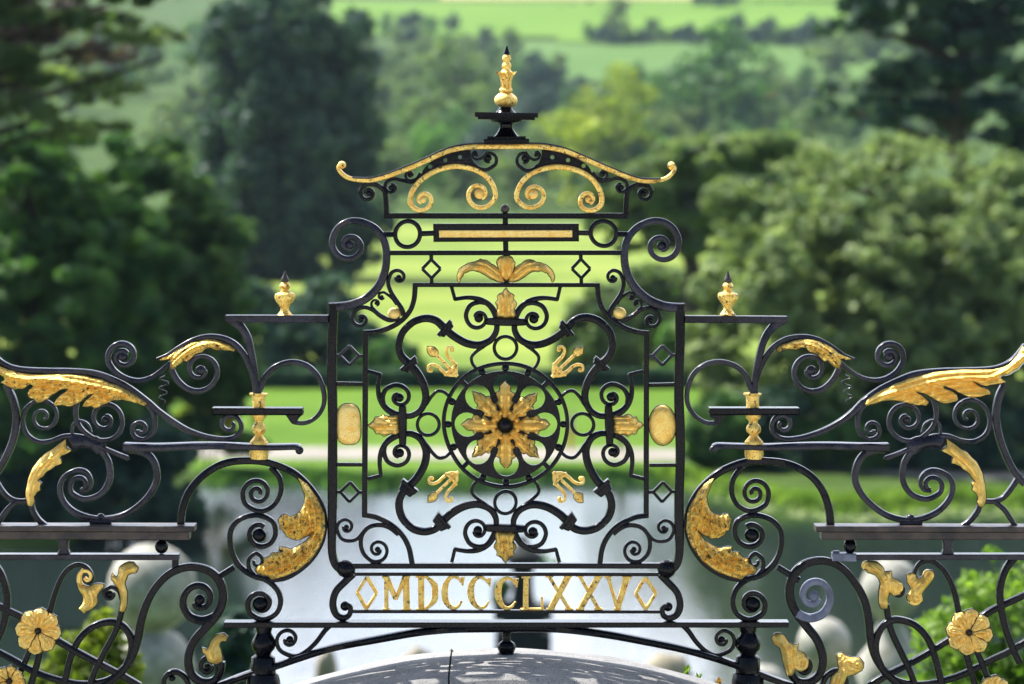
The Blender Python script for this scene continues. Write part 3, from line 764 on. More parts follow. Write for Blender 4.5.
    mb = MB(); e = m([(161.8, 546)])[0]; ball(mb, e[0], e[1], 7, 7.6, 1.0); mb.build('ball_spacer', IRON, root, O)
    s('spacer', [13, 9, 9, 13], [(64, 538), (64, 542), (64, 549), (64, 554)], 0.03)
    s('hanger', 6.4, [(176, 557), (175.6, 569)], 0.016, mat=IRON_G if R else IRON, low=True, straight=True)
    if R:
        mb = MB(); box(mb, 831.6, 552.8, 856, 560.2, -0.027, 0.022); mb.build('grey_patch', IRON_G, root, O)
    # ---- arch with the crescent leaf
    s('arch_scroll', [7.6, 7.6, 7.4, 7.4, 7.2, 7, 6.6, 6, 5.4, 5, 5, 5.4, 5.6, 5.4, 5.2, 5, 5, 5, 4.6], [(181, 525), (182.6, 509), (189.4, 491), (202.4, 475.6), (220.6, 465), (241.6, 461), (265.3, 461.8), (286.3, 469), (300, 477.6), (313.6, 492), (322.6, 510), (324.6, 530), (319.6, 547.6), (307, 564.4), (289, 576), (270.5, 578.6), (250.4, 573.6), (237, 562), (230.6, 546), (231.4, 530), (241, 518.8), (257, 514.4), (272, 519.6), ('@', 260.6, 533, 0.98, 8)], 0.024, eye=(260, 535, 7.2), mat=IRON)
    g('crescent_gilt_leaf', [(297.6, 476.6), (307.6, 483), (318, 498), (325, 514), (326.2, 530), (320.5, 546), (310, 561), (297, 570.6), (286, 575), (272, 578.6), (268.4, 574.6), (259, 573), (255.6, 568), (259, 564.4), (265, 562), (264, 557.6), (270.5, 556), (273, 551.6), (279.6, 552), (280, 545.8), (286.3, 546.6), (290, 548.4), (297, 546), (307.4, 540), (315.4, 529.6), (308, 535), (301, 538.4), (293, 538), (287.6, 535), (285.4, 531), (281, 527), (281.8, 523.6), (279.6, 519), (283.6, 513.4), (288.4, 513.6), (291.6, 516.4), (299, 513.6), (304.4, 506.3), (306, 495.8), (302, 485)],
      [(300, 479), (311, 496), (316, 514), (315, 532), (306, 548), (292, 560), (270, 569)], GOLD_W, 5.0, 2.0, 5.2, base=-0.016, wave=1.0)
    s('upper_spiral', [5.4, 5, 4.6, 4.2, 4], [(270, 466.6), (279, 478), (280.6, 492), (274, 504.6), (260.6, 510.4), (248, 505.6), ('@', 257.4, 492.6, 1.7, 2.4)], 0.018, mat=IRON)
    s('small_scroll', [4.6, 4, 3.6, 3], [(256, 576), (249.6, 568), (249.4, 559), (255.6, 553.4), ('@', 257.2, 561, 0.85, 2.4)], 0.016, mat=IRON)
    s('lower_spiral', [5.4, 5.2, 5.2, 5.2, 5, 4.8], [(262, 577), (270, 582), (277.4, 590.6), (280, 602.4), (275.4, 613.6), (262.4, 619.6), (251, 614.6), ('@', 260, 603.4, 1.0, 6)], 0.02, eye=(259.6, 604, 8), mat=IRON)
    s('link', [6.2, 6], [(213.5, 580.4), (234.4, 566.6)], 0.018, mat=IRON, straight=True)
    # ---- post
    lt('post', 263.8, [(625.6, 8.6), (629, 8.4), (632, 7.6), (635.6, 9.6), (640, 12), (644, 12.4), (648, 11.6), (651.4, 8.6), (653.6, 7.8), (655, 9.4), (656.4, 11.6), (657, 12), (672, 12.4), (673.4, 14.6), (676, 15.4), (680, 16.4), (686, 17), (712, 17)], IRON)
    # ---- lower loops
    s('big_loop', [7, 7.4, 7.6, 8, 8, 7.8, 7.6, 8, 9, 9, 9, 8.6, 8, 8, 7.6], [(96, 690), (108, 684), (121, 673), (131.6, 658), (138, 639), (141.6, 620), (146.6, 603), (155, 587.6), (167.4, 575.4), (181.6, 568.8), (194.7, 567.6), (208.6, 571.6), (218.6, 580.6), (222.8, 592.8), (221.6, 605.4), (215, 617), (205.3, 628.4), (195.4, 640), (190.4, 652), (189.4, 664), (193.4, 675.4), (203, 682.4), (214, 681), (220.6, 672), (221.4, 662)], 0.024, mat=IRON, low=True)
    s('inner_spiral', [9, 8, 7, 6.4, 6, 5.4], [(216, 616), (208, 619.6), (199, 620.4), (188.6, 616), (182.6, 606), ('@', 199, 599.8, 0.98, 6.6)], 0.022, eye=(198.8, 600.2, 5.6), mat=IRON_G if R else IRON, low=True)
    s('hook', [5.6, 5, 4.6, 4], [(219, 661), (212, 657), (205, 659.6), ('@', 208.6, 667.4, -0.75, 3)], 0.018, eye=(208.4, 667.6, 3.6), mat=IRON, low=True)
    s('curl', [5, 5.4, 5.6, 5.6], [(190, 686), (185.6, 677), (178, 671.6), (170, 672.6), (164.8, 680), (166, 690)], 0.02, eye=(173.4, 677.6, 3.4), mat=IRON, low=True)
    s('strap', [6.4, 6.4, 6.2, 6, 5.4, 4.6, 4], [(30, 690), (40, 655), (48.4, 615), (54.6, 592), (63.6, 574), (75.5, 565.4), (87.4, 568.4), (92.4, 578.4), (88, 584.4)], 0.02, mat=IRON, low=True)
    s('strap', [6.4, 6.6, 6.8, 6.8], [(-34, 590), (-10, 602), (10, 611.6), (22.5, 618), (40, 630), (57, 640.4), (76.6, 652.4), (97, 663), (119.4, 674.4), (140, 686)], 0.021, mat=IRON, low=True)
    s('strap', 6.2, [(31, 648), (22, 669.6), (14, 690)], 0.020, mat=IRON, low=True)
    s('strap', 6.4, [(-34, 634), (-12, 646), (0, 652.6), (15.8, 660.4), (34, 670.4), (56, 679), (84, 684.6), (110, 680), (126, 666)], 0.018, mat=IRON, low=True)
    s('strap', 7, [(-9, 561), (0, 571.7), (5.6, 586), (7, 602), (3.4, 624), (-4, 642), (-14, 662)], 0.020, mat=IRON, low=True)
    s('strap', 6.8, [(63, 690), (66, 677), (71, 657.3), (79.4, 639), (93, 626.4), (110.4, 622), (124, 626.6), (131.4, 638), (131.6, 652), (126, 666)], 0.022, mat=IRON, low=True)
    s('leaf_stem', 6.4, [(122, 608), (116.4, 629), (105.4, 651.6), (96, 671.5), (88, 692)], 0.024, mat=IRON, low=True)
    s('hook', [4, 4, 4, 3.6], [(121, 599), (118, 590.6), (111, 587), (104.6, 591), ('@', 109.4, 594.6, -0.7, 3)], 0.018, eye=(109.4, 594.2, 3.6), mat=IRON, low=True)
    # eight-petalled gilt flowers
    def flower(cx, cy, r, mat):
        fl = empty('gilt_flower', (0, 0, 0)); fl.parent = root
        for k in range(8):
            a = k * math.pi / 4 + 0.12
            half = [(3, 1.4), (0.45 * r, 0.185 * r), (0.58 * r, 0.245 * r), (0.66 * r, 0.285 * r), (0.75 * r, 0.325 * r), (0.85 * r, 0.30 * r), (0.92 * r, 0.20 * r), (0.95 * r, 0.10 * r)]
            out = half + [(r, 0)] + [(q, -t) for q, t in half[::-1]]
            W = lambda q, t: (cx + q * math.cos(a) - t * math.sin(a), cy + q * math.sin(a) + t * math.cos(a))
            mb = MB(); relief(mb, [W(*p) for p in out], 2.8, [W(0.1 * r, 0), W(0.7 * r, 0)], 1.1, 3.3, base=-0.017 - 0.0025 * (k % 2), step=1.2, thick=0.004)
            mb.build('petal', mat, fl, O)
        mb = MB(); ball(mb, cx, cy, 3.4, squash=2.4); 
        ball(mb, cx, cy, 2.0, squash=5.4); mb.build('boss', IRON_B, fl, O)
    if not R: flower(38.8, 630, 23.6, GOLD_P); flower(11, 680, 16, GOLD_P)
    else: flower(968.4, 631.4, 23.6, GOLD_P); flower(994, 691, 17, GOLD_P)
    if not R:
        s('gilt_curl', [5, 4.4, 4, 3.6, 3], [(83, 589), (79.4, 583), (79.4, 576), (83, 571.4), (89, 571.8), (91.4, 577), (87.8, 581), (84.4, 578.4)], 0.026, mat=GOLD)
        g('gilt_leaf', [(79, 582), (82, 586.6), (85, 585.4), (90, 587), (96.8, 583.6), (104.7, 584), (101, 590), (97.4, 594), (98, 601), (93.4, 608), (86, 611), (84.5, 613.4), (78.6, 608.6), (83, 604), (84, 597.6), (80.6, 592), (77.6, 585)], [(80, 580), (88, 592), (90, 603), (82, 611)], GOLD, 3.4, 0.7, 3.6, base=-0.013, step=1.3, wave=0.4)
        g('gilt_leaf', [(119, 611), (120.6, 601), (119.6, 591.6), (115, 584), (111.6, 578.6), (112.6, 572), (117.4, 576.6), (119, 573), (119.6, 566.4), (125, 562.6), (134, 561), (138.6, 566), (136, 572), (129.6, 572.4), (126.6, 576.6), (124.4, 583), (127, 590.5), (126.8, 601), (125.4, 611)], [(122, 610), (123.6, 592), (121, 578), (127, 568), (134, 566)], GOLD, 3.4, 0.7, 3.4, base=-0.016, step=1.3, wave=0.3)
        mb = MB(); ball(mb, 133.6, 567, 4.6, squash=1.6); mb.build('gilt_knob', GOLD, root, O)
        g('gilt_leaf', [(208, 661), (207, 655), (203.4, 652), (203, 647), (207.6, 649.6), (210.4, 645), (213, 638.6), (218, 633.4), (224, 632), (228, 635.6), (226.4, 640.6), (222, 640), (219.6, 646), (222, 653), (223.2, 661.4), (217, 664.6)], [(215, 663), (213.6, 650), (217, 640), (225, 636)], GOLD, 3.4, 0.7, 3.4, base=-0.015, step=1.3, wave=0.4)
    else:
        g('gilt_leaf', [(787.4, 675), (784.6, 664), (782.4, 654), (780, 646.6), (773, 643), (771, 636), (777, 632), (784, 635), (788.6, 642.6), (793.4, 645), (798.8, 642.4), (797.4, 650.6), (804, 652.4), (809, 659), (808, 667), (801, 671), (795.4, 668), (792.6, 675)], [(789, 674), (787, 655), (784, 645), (776, 637)], GOLD, 3.4, 0.7, 3.4, raw=True, base=-0.015, step=1.3, wave=0.4)
        g('gilt_leaf', [(829, 690), (831, 676), (838.6, 671), (837.4, 661.4), (835.4, 654.6), (841.6, 652.4), (847, 656), (852.4, 657), (859, 656.4), (864.4, 662), (862.6, 670), (856, 673.6), (847, 675), (843, 690)], [(836, 690), (843, 672), (845, 660), (858, 663)], GOLD, 3.4, 0.7, 3.6, raw=True, base=-0.015, step=1.3, wave=0.4)
        g('gilt_leaf', [(879.4, 608), (877, 596), (879.6, 582), (874.6, 573), (867, 571.4), (862.6, 565.6), (868, 560), (876.4, 560.6), (881, 564.6), (883, 570.8), (890.8, 569), (889.6, 576), (896, 578), (902.4, 585), (899, 593), (892, 594.4), (888, 590), (885.6, 598), (886.4, 608)], [(883, 607), (882, 590), (881, 576), (869, 565)], GOLD, 3.4, 0.7, 3.4, raw=True, base=-0.016, step=1.3, wave=0.3)
        g('gilt_leaf', [(905, 573), (913.5, 572.2), (916.3, 578.4), (922.4, 577), (925, 571), (933.3, 570.2), (933, 579.3), (925, 587.8), (920.5, 593.5), (922.4, 600.6), (916, 604), (908.4, 601), (905.6, 594), (911, 588), (906.4, 581)], [(929, 573), (922, 583), (913, 592), (914, 602)], GOLD, 3.4, 0.7, 3.6, raw=True, base=-0.014, step=1.3, wave=0.4)
    if R:
        for (cx_, cy_, r_, sg) in ((896.4, 586.6, 6.6, 1), (801.6, 661.4, 7, -1), (857, 664.4, 7, 1), (914.6, 597.4, 6, -1), (867.6, 565.4, 4, 1), (929, 575.4, 4.4, 1)):
            mb = MB(); stroke(mb, [3.4, 3.4, 3, 2.6], [(cx_ - r_ * 0.9, cy_ + r_ * .5), ('@', cx_, cy_, 1.25 * sg, 1.5)], 0.030, y0=-0.006); ball(mb, cx_, cy_, 2.0, squash=4.6)
            mb.build('gilt_curl', GOLD, root, O)
    return root
railing('left'); railing('right')
# ================================================================== SETTING
rng = np.random.default_rng(7)
SUN_EL, SUN_AZ = 52.0, -58.0        # degrees; azimuth from +Y towards +X (the sun stands beyond the lake)

def hill(D):
    return float(np.interp(D, [560, 640, 720, 900, 1100, 1300, 1600, 2300, 3000], [0.35, 1.4, 5, 19, 35, 59, 88, 170, 240]))
def far_shore(X):
    def ss(t): t = min(1, max(0, t)); return t * t * (3 - 2 * t)
    return 108 + 19 * ss((X + 14.5) / 2.5) - 9 * ss((X - 6.5) / 5) + 1.2 * math.sin(X * 0.45) + 0.5 * math.sin(X * 1.3)
def g(X, D):
    if D <= 11.2: return 10.6
    if D <= 76: h = 0.35 + (76 - D) * 0.152
    else: h = 0.35 + (hill(D) - 0.35)
    far = far_shore(X)
    d = min(D - 77 - 0.6 * math.sin(X * 0.3), far - D, 38 - abs(X))
    if d > -0.8: h = min(h, 0.35 - 1.9 * min(1, max(0, (d + 0.8) / 2.0)) if D > 70 else h)
    if D > 300: h += 1.2 * math.sin(X * 0.011 + D * 0.004) * min(1, (D - 300) / 500) * (4 if D > 800 else 1)
    return h
def row_to_D(px, py):
    """distance where the ground meets a line of sight"""
    D = 130.0
    while D < 2600:
        if g((px - 512) / F * D, D) >= EYE - (py - HZ) / F * D: return D
        D *= 1.006
    return D

def principled(name, stops, scale, rough=0.9, coord='Object', detail=5, trans=None, bmp=None, spec=0.03, sheen=None):
    m, nt, N, L, B = new_mat(name)
    n = noise(nt, scale, detail, 0.62, coord)
    r = ramp(nt, n.outputs['Fac'], stops)
    L.new(r.outputs['Color'], B.inputs['Base Color'])
    B.inputs['Roughness'].default_value = rough
    B.inputs['Specular IOR Level'].default_value = spec
    if bmp:
        n2 = noise(nt, bmp[0], 5, 0.7, coord); bump(nt, n2.outputs['Fac'], B, bmp[1], bmp[2])
    if trans:
        out = [x for x in N if x.type == 'OUTPUT_MATERIAL'][0]
        t = N.new('ShaderNodeBsdfTranslucent')
        mx = N.new('ShaderNodeMixRGB'); mx.blend_type = 'MULTIPLY'; mx.inputs[0].default_value = 1
        L.new(r.outputs['Color'], mx.inputs[1]); mx.inputs[2].default_value = (1.5, 1.7, 0.7, 1)
        L.new(mx.outputs[0], t.inputs['Color'])
        ms = N.new('ShaderNodeMixShader'); ms.inputs[0].default_value = trans
        L.new(B.outputs[0], ms.inputs[1]); L.new(t.outputs[0], ms.inputs[2]); L.new(ms.outputs[0], out.inputs['Surface'])
    return m

M_GROUND = principled('rough_grass', [(0.3, (0.030, 0.060, 0.014)), (0.7, (0.075, 0.12, 0.03))], 0.25)
M_LAWN = principled('mown_grass', [(0.35, (0.065, 0.13, 0.013)), (0.65, (0.10, 0.18, 0.02))], 0.16, bmp=(6, .4, .05))
M_MEADOW = principled('hay_meadow', [(0.38, (0.115, 0.175, 0.028)), (0.62, (0.21, 0.26, 0.05))], 0.045)
M_FIELD = principled('pasture', [(0.3, (0.09, 0.175, 0.02)), (0.7, (0.125, 0.22, 0.03))], 0.006)
M_FIELD2 = principled('dull_pasture', [(0.3, (0.075, 0.145, 0.035)), (0.7, (0.105, 0.18, 0.05))], 0.006)
M_STRAW = principled('stubble', [(0.3, (0.26, 0.27, 0.10)), (0.7, (0.32, 0.31, 0.13))], 0.006)
M_PATH = principled('gravel_path', [(0.3, (0.22, 0.20, 0.17)), (0.7, (0.31, 0.285, 0.245))], 0.6)
M_TERR = principled('gravel_terrace', [(0.3, (0.34, 0.33, 0.31)), (0.7, (0.48, 0.47, 0.44))], 3.0, bmp=(40, .5, .01))
M_BARK = principled('bark', [(0.3, (0.035, 0.028, 0.02)), (0.7, (0.10, 0.08, 0.06))], 1.2, bmp=(6, .6, .05))

def link_mesh(name, vs, fs, mat, parent=None, smooth=False):
    me = bpy.data.meshes.new(name); me.from_pydata(vs, [], fs)
    if mat: me.materials.append(mat)
    if smooth: me.shade_smooth()
    o = bpy.data.objects.new(name, me); COL.objects.link(o)
    if parent: o.parent = parent
    return o

# ground: one sheet from behind the camera to beyond the hills
rows = [-40, -15, 0, 8, 11.2, 11.25] + list(np.arange(14, 70, 6)) + list(np.arange(70, 135, 0.9)) + [140, 150, 165, 180, 200, 230, 270, 320, 380, 450, 520] + list(np.arange(560, 1700, 45)) + [1800, 2000, 2300, 2700, 3000]
cols = [-1500, -1000, -700, -500, -380, -300, -240, -200, -160, -120, -90, -70, -55, -45] + list(np.arange(-40, 41, 1.0)) + [45, 55, 70, 90, 120, 160, 200, 240, 300, 380, 500, 700, 1000, 1500]
vs = [(x, d, g(x, d)) for d in rows for x in cols]
nc = len(cols)
fs = [(i * nc + k, i * nc + k + 1, (i + 1) * nc + k + 1, (i + 1) * nc + k) for i in range(len(rows) - 1) for k in range(nc - 1)]
tag(link_mesh('ground', vs, fs, M_GROUND, smooth=True), kind='structure')

def sheet(name, mat, quad, nu, nv, off, lab=None):
    """quad of four (X, D) corners laid on the terrain"""
    A, B_, C, D_ = [np.array(q, float) for q in quad]
    vs = []
    for i in range(nv + 1):
        for k in range(nu + 1):
            u, v = k / nu, i / nv
            p = (A * (1 - u) + B_ * u) * (1 - v) + (D_ * (1 - u) + C * u) * v
            vs.append((p[0], p[1], g(p[0], p[1]) + off))
    fs = [(i * (nu + 1) + k, i * (nu + 1) + k + 1, (i + 1) * (nu + 1) + k + 1, (i + 1) * (nu + 1) + k) for i in range(nv) for k in range(nu)]
    return tag(link_mesh(name, vs, fs, mat, smooth=True), kind='structure')
def px_quad(pts):
    out = []
    for (px, py) in pts:
        D = row_to_D(px, py); out.append(((px - 512) / F * D, D))
    return out
sheet('terrace', M_TERR, [(-30, -38), (30, -38), (30, 9.0), (-30, 9.0)], 4, 4, 0.004)
sheet('lawn', M_LAWN, [(-60, 129.5), (60, 129.5), (60, 175), (-60, 175)], 60, 20, 0.012)
sheet('meadow', M_MEADOW, [(-70, 180), (75, 180), (160, 545), (-120, 545)], 30, 40, 0.10)
# gravel walk round the lake
pl = catmull([(-60, 141), (-25, 138), (-5, 136.8), (8, 135.8), (12, 131.5), (17, 128), (26, 126.4), (40, 126), (60, 126)], 6)
vs = []; fs = []
for i, (x, d) in enumerate(pl):
    hw = 2.8 if x < 6 else 2.8 - 1.2 * min(1, (x - 6) / 8)
    for s in (-1, 1): vs.append((x, d + s * hw, g(x, d + s * hw) + 0.024))
fs = [(i * 2, i * 2 + 1, i * 2 + 3, i * 2 + 2) for i in range(len(pl) - 1)]
tag(link_mesh('path', vs, fs, M_PATH), kind='structure')
sheet('field', M_FIELD, px_quad([(330, 36), (870, 38), (900, 7), (330, 4)]), 30, 16, 0.9)
sheet('field', M_FIELD2, px_quad([(520, 84), (860, 84), (900, 47), (500, 45)]), 30, 16, 0.9)
sheet('field', M_STRAW, px_quad([(440, 3), (700, 4), (700, -12), (440, -12)]), 20, 8, 1.2)
sheet('field', M_FIELD, px_quad([(715, 4), (900, 5), (900, -12), (715, -12)]), 20, 8, 1.3)
sheet('field', M_FIELD, px_quad([(556, 46), (592, 47), (594, 36), (560, 36)]), 6, 5, 1.5)

# lake
m, nt, N, L, B = new_mat('lake_water')
B.inputs['Base Color'].default_value = (0.016, 0.026, 0.024, 1); B.inputs['Roughness'].default_value = 0.04
B.inputs['IOR'].default_value = 1.5
tc = N.new('ShaderNodeTexCoord'); mp = N.new('ShaderNodeMapping'); mp.inputs['Scale'].default_value = (1, 1.4, 1)
wv = N.new('ShaderNodeTexNoise'); wv.inputs['Scale'].default_value = 2.2; wv.inputs['Detail'].default_value = 4
L.new(tc.outputs['Object'], mp.inputs[0]); L.new(mp.outputs[0], wv.inputs['Vector'])
bump(nt, wv.outputs['Fac'], B, 0.5, 0.03)
vs = [(x, d, 0.0) for d in (70, 100, 131) for x in (-42, -14, 14, 42)]
fs = [(i * 4 + k, i * 4 + k + 1, i * 4 + k + 5, i * 4 + k + 4) for i in range(2) for k in range(3)]
tag(link_mesh('lake', vs, fs, m), kind='structure')

# ------------------------------------------------------------------ stone coping under the gate
def stone_mat(name, a, b, sp, scale=6):
    m, nt, N, L, B = new_mat(name)
    n1 = noise(nt, scale, 6, 0.7)
    r = ramp(nt, n1.outputs['Fac'], [(0.32, a), (0.68, b)])
    n2 = noise(nt, 190, 3, 0.8)
    w = ramp(nt, n2.outputs['Fac'], [(0.40, 1.0), (0.46, 0.0)])
    mx = N.new('ShaderNodeMix'); mx.data_type = 'RGBA'
    L.new(w.outputs['Color'], mx.inputs['Factor']); L.new(r.outputs['Color'], mx.inputs['A']); mx.inputs['B'].default_value = (*sp, 1)
    L.new(mx.outputs['Result'], B.inputs['Base Color']); B.inputs['Roughness'].default_value = 0.85
    bump(nt, n2.outputs['Fac'], B, 0.6, 0.004)
    return m
M_GRAN = stone_mat('granite', (0.20, 0.195, 0.19), (0.35, 0.34, 0.32), (0.07, 0.07, 0.08))
M_LICH = stone_mat('weathered_stone', (0.15, 0.15, 0.10), (0.55, 0.53, 0.48), (0.20, 0.19, 0.15), 4)
wall = empty('terrace_wall', (0, GD, g(0, 5)))
tag(wall, 'granite terrace wall with arched coping that carries the iron gate panel', 'wall')
R0 = 2.02; zt = EYE - (655 - HZ) * U
prof = [(-0.405, -0.16), (-0.42, -0.05), (-0.40, -0.014), (-0.375, 0.0), (-0.1, 0.004), (0.05, 0.004), (0.135, 0.0), (0.172, -0.012), (0.19, -0.04), (0.19, -0.16)]
def coping(t0, t1, n):
    vs = []; fs = []
    for i in range(n + 1):
        t = t0 + (t1 - t0) * i / n
        for (y, h) in prof:
            r = R0 + h
            x = r * math.sin(t); z = (zt - R0) + r * math.cos(t)
            jx = 0.0015 * math.sin(37 * t + 11 * y); vs.append((x + CXW, y + jx * 2, z - wall.location.z + jx))
    m = len(prof)
    for i in range(n):
        for k in range(m): fs.append((i * m + k, i * m + (k + 1) % m, (i + 1) * m + (k + 1) % m, (i + 1) * m + k))
    fs.append(tuple(range(m))); fs.append(tuple(n * m + k for k in range(m - 1, -1, -1)))
    o = link_mesh('coping_stone', vs, fs, M_GRAN, wall); o.data.shade_smooth(); o.data.set_sharp_from_angle(angle=math.radians(30))
    return o
CXW = (506 - 512) * U
a0 = math.asin((451 - 506) * U / R0)
edges = [-0.66, a0 - 0.45, a0, 0.34, 0.66]
edges[1] = -0.46
for a, b in zip(edges[:-1], edges[1:]): coping(a + 0.0014, b - 0.0014, 26)
# moss and grit in the open joint
vs = []; 
mo = MB()
me_v = []; me_f = []
for k in range(46):
    y = -0.41 + 0.59 * rng.random(); h = prof[0][1]
    zz = zt + 0.002 - 0.02 * max(0, (abs(y + 0.06) - 0.22)) / 0.03 * 0.2
    x = (451 - 512) * U + rng.normal() * 0.003; s = 0.003 + 0.006 * rng.random()
    z = zt - (R0 - math.sqrt(R0 ** 2 - (x - CXW) ** 2)) - wall.location.z + 0.001 - (0.02 if y > 0.165 or y < -0.28 else 0)
    b0 = len(me_v)
    for q in range(6):
        a = q * math.pi / 3; me_v.append((x + s * math.cos(a), y + s * math.sin(a), z - 0.006))
    me_v.append((x, y, z + s * 0.25))
    for q in range(6): me_f.append((b0 + q, b0 + (q + 1) % 6, b0 + 6))
M_MOSS = principled('joint_moss', [(0.3, (0.03, 0.035, 0.018)), (0.7, (0.08, 0.08, 0.05))], 30)
mm = link_mesh('joint_moss', me_v, me_f, M_MOSS, wall); mm['kind'] = 'stuff'
# wall body under the coping
bm = bmesh.new()
n = 24; vsb = []
for i in range(n + 1):
    t = -0.66 + 1.32 * i / n; r = R0 - 0.165
    vsb.append((r * math.sin(t) + CXW, (zt - R0) + r * math.cos(t) - wall.location.z))
V = []; Fc = []
for (x, z) in vsb: V += [(x, -0.34, z), (x, 0.12, z), (x, -0.34, -1.3), (x, 0.12, -1.3)]
for i in range(n):
    a, b = i * 4, i * 4 + 4
    Fc += [(a, b, b + 2, a + 2), (a + 1, a + 3, b + 3, b + 1), (a, a + 1, b + 1, b), (a + 2, b + 2, b + 3, a + 3)]
Fc += [(0, 2, 3, 1), (n * 4, n * 4 + 1, n * 4 + 3, n * 4 + 2)]
link_mesh('wall_body', V, Fc, M_GRAN, wall); bm.free()

# ------------------------------------------------------------------ vegetation
def leafmat(name, c0, c1, scale=0.35, trans=0.35, rough=0.55):
    return principled(name, [(0.42, c0), (0.60, c1)], scale, rough, trans=trans, detail=3, spec=0.18)
L_DARK = leafmat('dark_needles', (0.020, 0.056, 0.050), (0.085, 0.145, 0.105), 0.7, 0.3)
L_MID = leafmat('mid_foliage', (0.035, 0.095, 0.035), (0.12, 0.235, 0.06), 0.9, 0.35)
L_OLIVE = leafmat('olive_foliage', (0.050, 0.11, 0.04), (0.16, 0.26, 0.085), 0.9, 0.3)
L_PALE = leafmat('pale_foliage', (0.13, 0.185, 0.08), (0.36, 0.43, 0.19), 1.2, 0.25)
L_GREY = leafmat('grey_green_foliage', (0.08, 0.13, 0.06), (0.21, 0.27, 0.12), 0.4, 0.4)
L_YEL = leafmat('yellow_green_foliage', (0.12, 0.16, 0.02), (0.24, 0.27, 0.035), 0.3, 0.4)
L_BRI = leafmat('bright_green_foliage', (0.08, 0.15, 0.025), (0.24, 0.34, 0.08), 1.2, 0.45)
L_ORA = leafmat('orange_leaves', (0.22, 0.10, 0.02), (0.40, 0.22, 0.04), 0.8, 0.35)
L_PURP = leafmat('bronze_foliage', (0.05, 0.035, 0.035), (0.12, 0.09, 0.07), 0.4, 0.25)

def leaf_cloud(blobs, n, size, seed, sub=40, subr=0.3, flat=0.6, up=0.35, out=0.55, lobes=0):
    """leaf-sized faces in clumps over the surface of the blobs: arrays of quads"""
    r = np.random.default_rng(seed)
    B = np.array(blobs, float)
    area = (B[:, 3] * B[:, 5] + B[:, 3] * B[:, 4] + B[:, 4] * B[:, 5]); p = area / area.sum()
    ns = sub * len(B)
    bi = r.choice(len(B), ns, p=p)
    d = r.normal(size=(ns, 3)); d[:, 2] += up * 0.5; d /= np.linalg.norm(d, axis=1)[:, None]
    rad = 0.55 + 0.5 * r.random(ns) ** 0.6
    C = B[bi, :3] + d * B[bi, 3:6] * rad[:, None]
    if lobes:                                   # gather the clumps into bigger lobes with gaps between them
        nl = lobes * len(B); lb = r.choice(len(B), nl, p=p)
        dl = r.normal(size=(nl, 3)); dl[:, 2] += up * 0.4; dl /= np.linalg.norm(dl, axis=1)[:, None]
        LC = B[lb, :3] + dl * B[lb, 3:6] * (0.75 + 0.25 * r.random(nl))[:, None]
        LR = B[lb, 3:6].mean(1) * 0.36 * (0.6 + 0.7 * r.random(nl))
        li_ = r.integers(0, nl, ns); dd = r.normal(size=(ns, 3)); dd /= np.linalg.norm(dd, axis=1)[:, None]; dd[:, 2] *= 0.7
        keep = r.random(ns) < 0.6
        C2 = LC[li_] + dd * (LR[li_] * (0.6 + 0.4 * r.random(ns)))[:, None]
        C[keep] = C2[keep]; d[keep] = dd[keep]
    R = B[bi, 3:6].mean(1) * subr * (0.55 + 0.9 * r.random(ns))
    w = R ** 2; li = r.choice(ns, n, p=w / w.sum())
    e = r.normal(size=(n, 3)); e[:, 2] += up; e /= np.linalg.norm(e, axis=1)[:, None]
    rr = R[li] * (0.45 + 0.6 * r.random(n) ** 0.5)
    P = C[li] + e * rr[:, None] * np.array([1, 1, flat])
    nr = e * out + r.normal(size=(n, 3)) * 0.55 + d[li] * 0.3; nr /= np.linalg.norm(nr, axis=1)[:, None]
    t = r.normal(size=(n, 3)); t -= (t * nr).sum(1)[:, None] * nr; t /= np.linalg.norm(t, axis=1)[:, None]
    b = np.cross(nr, t)
    s = size * (0.55 + 0.9 * r.random(n))[:, None]
    a = 0.55
    V = np.stack([P - t * s, P - b * s * a + nr * s * .12, P + t * s, P + b * s * a + nr * s * .12], 1).reshape(-1, 3)
    return V

def quads_mesh(name, V, mat):
    n = len(V) // 4
    me = bpy.data.meshes.new(name)
    me.vertices.add(len(V)); me.vertices.foreach_set('co', V.astype(np.float32).ravel())
    me.loops.add(n * 4); me.loops.foreach_set('vertex_index', np.arange(n * 4, dtype=np.int32))
    me.polygons.add(n); me.polygons.foreach_set('loop_start', np.arange(0, n * 4, 4, dtype=np.int32))
    me.update(calc_edges=True)
    me.materials.append(mat)
    return me

def tube(V, Fc, P, R, seg=7):
    P = [np.array(p, float) for p in P]
    base = len(V)
    for i, p in enumerate(P):
        d = P[min(i + 1, len(P) - 1)] - P[max(i - 1, 0)]; d /= np.linalg.norm(d) + 1e-9
        a = np.cross(d, (0.3, 0.9, 0.1)); a /= np.linalg.norm(a) + 1e-9; b = np.cross(d, a)
        for k in range(seg):
            t = 2 * math.pi * k / seg
            q = p + R[i] * (a * math.cos(t) + b * math.sin(t)); V.append(tuple(q))
    for i in range(len(P) - 1):
        for k in range(seg):
            Fc.append((base + i * seg + k, base + i * seg + (k + 1) % seg, base + (i + 1) * seg + (k + 1) % seg, base + (i + 1) * seg + k))

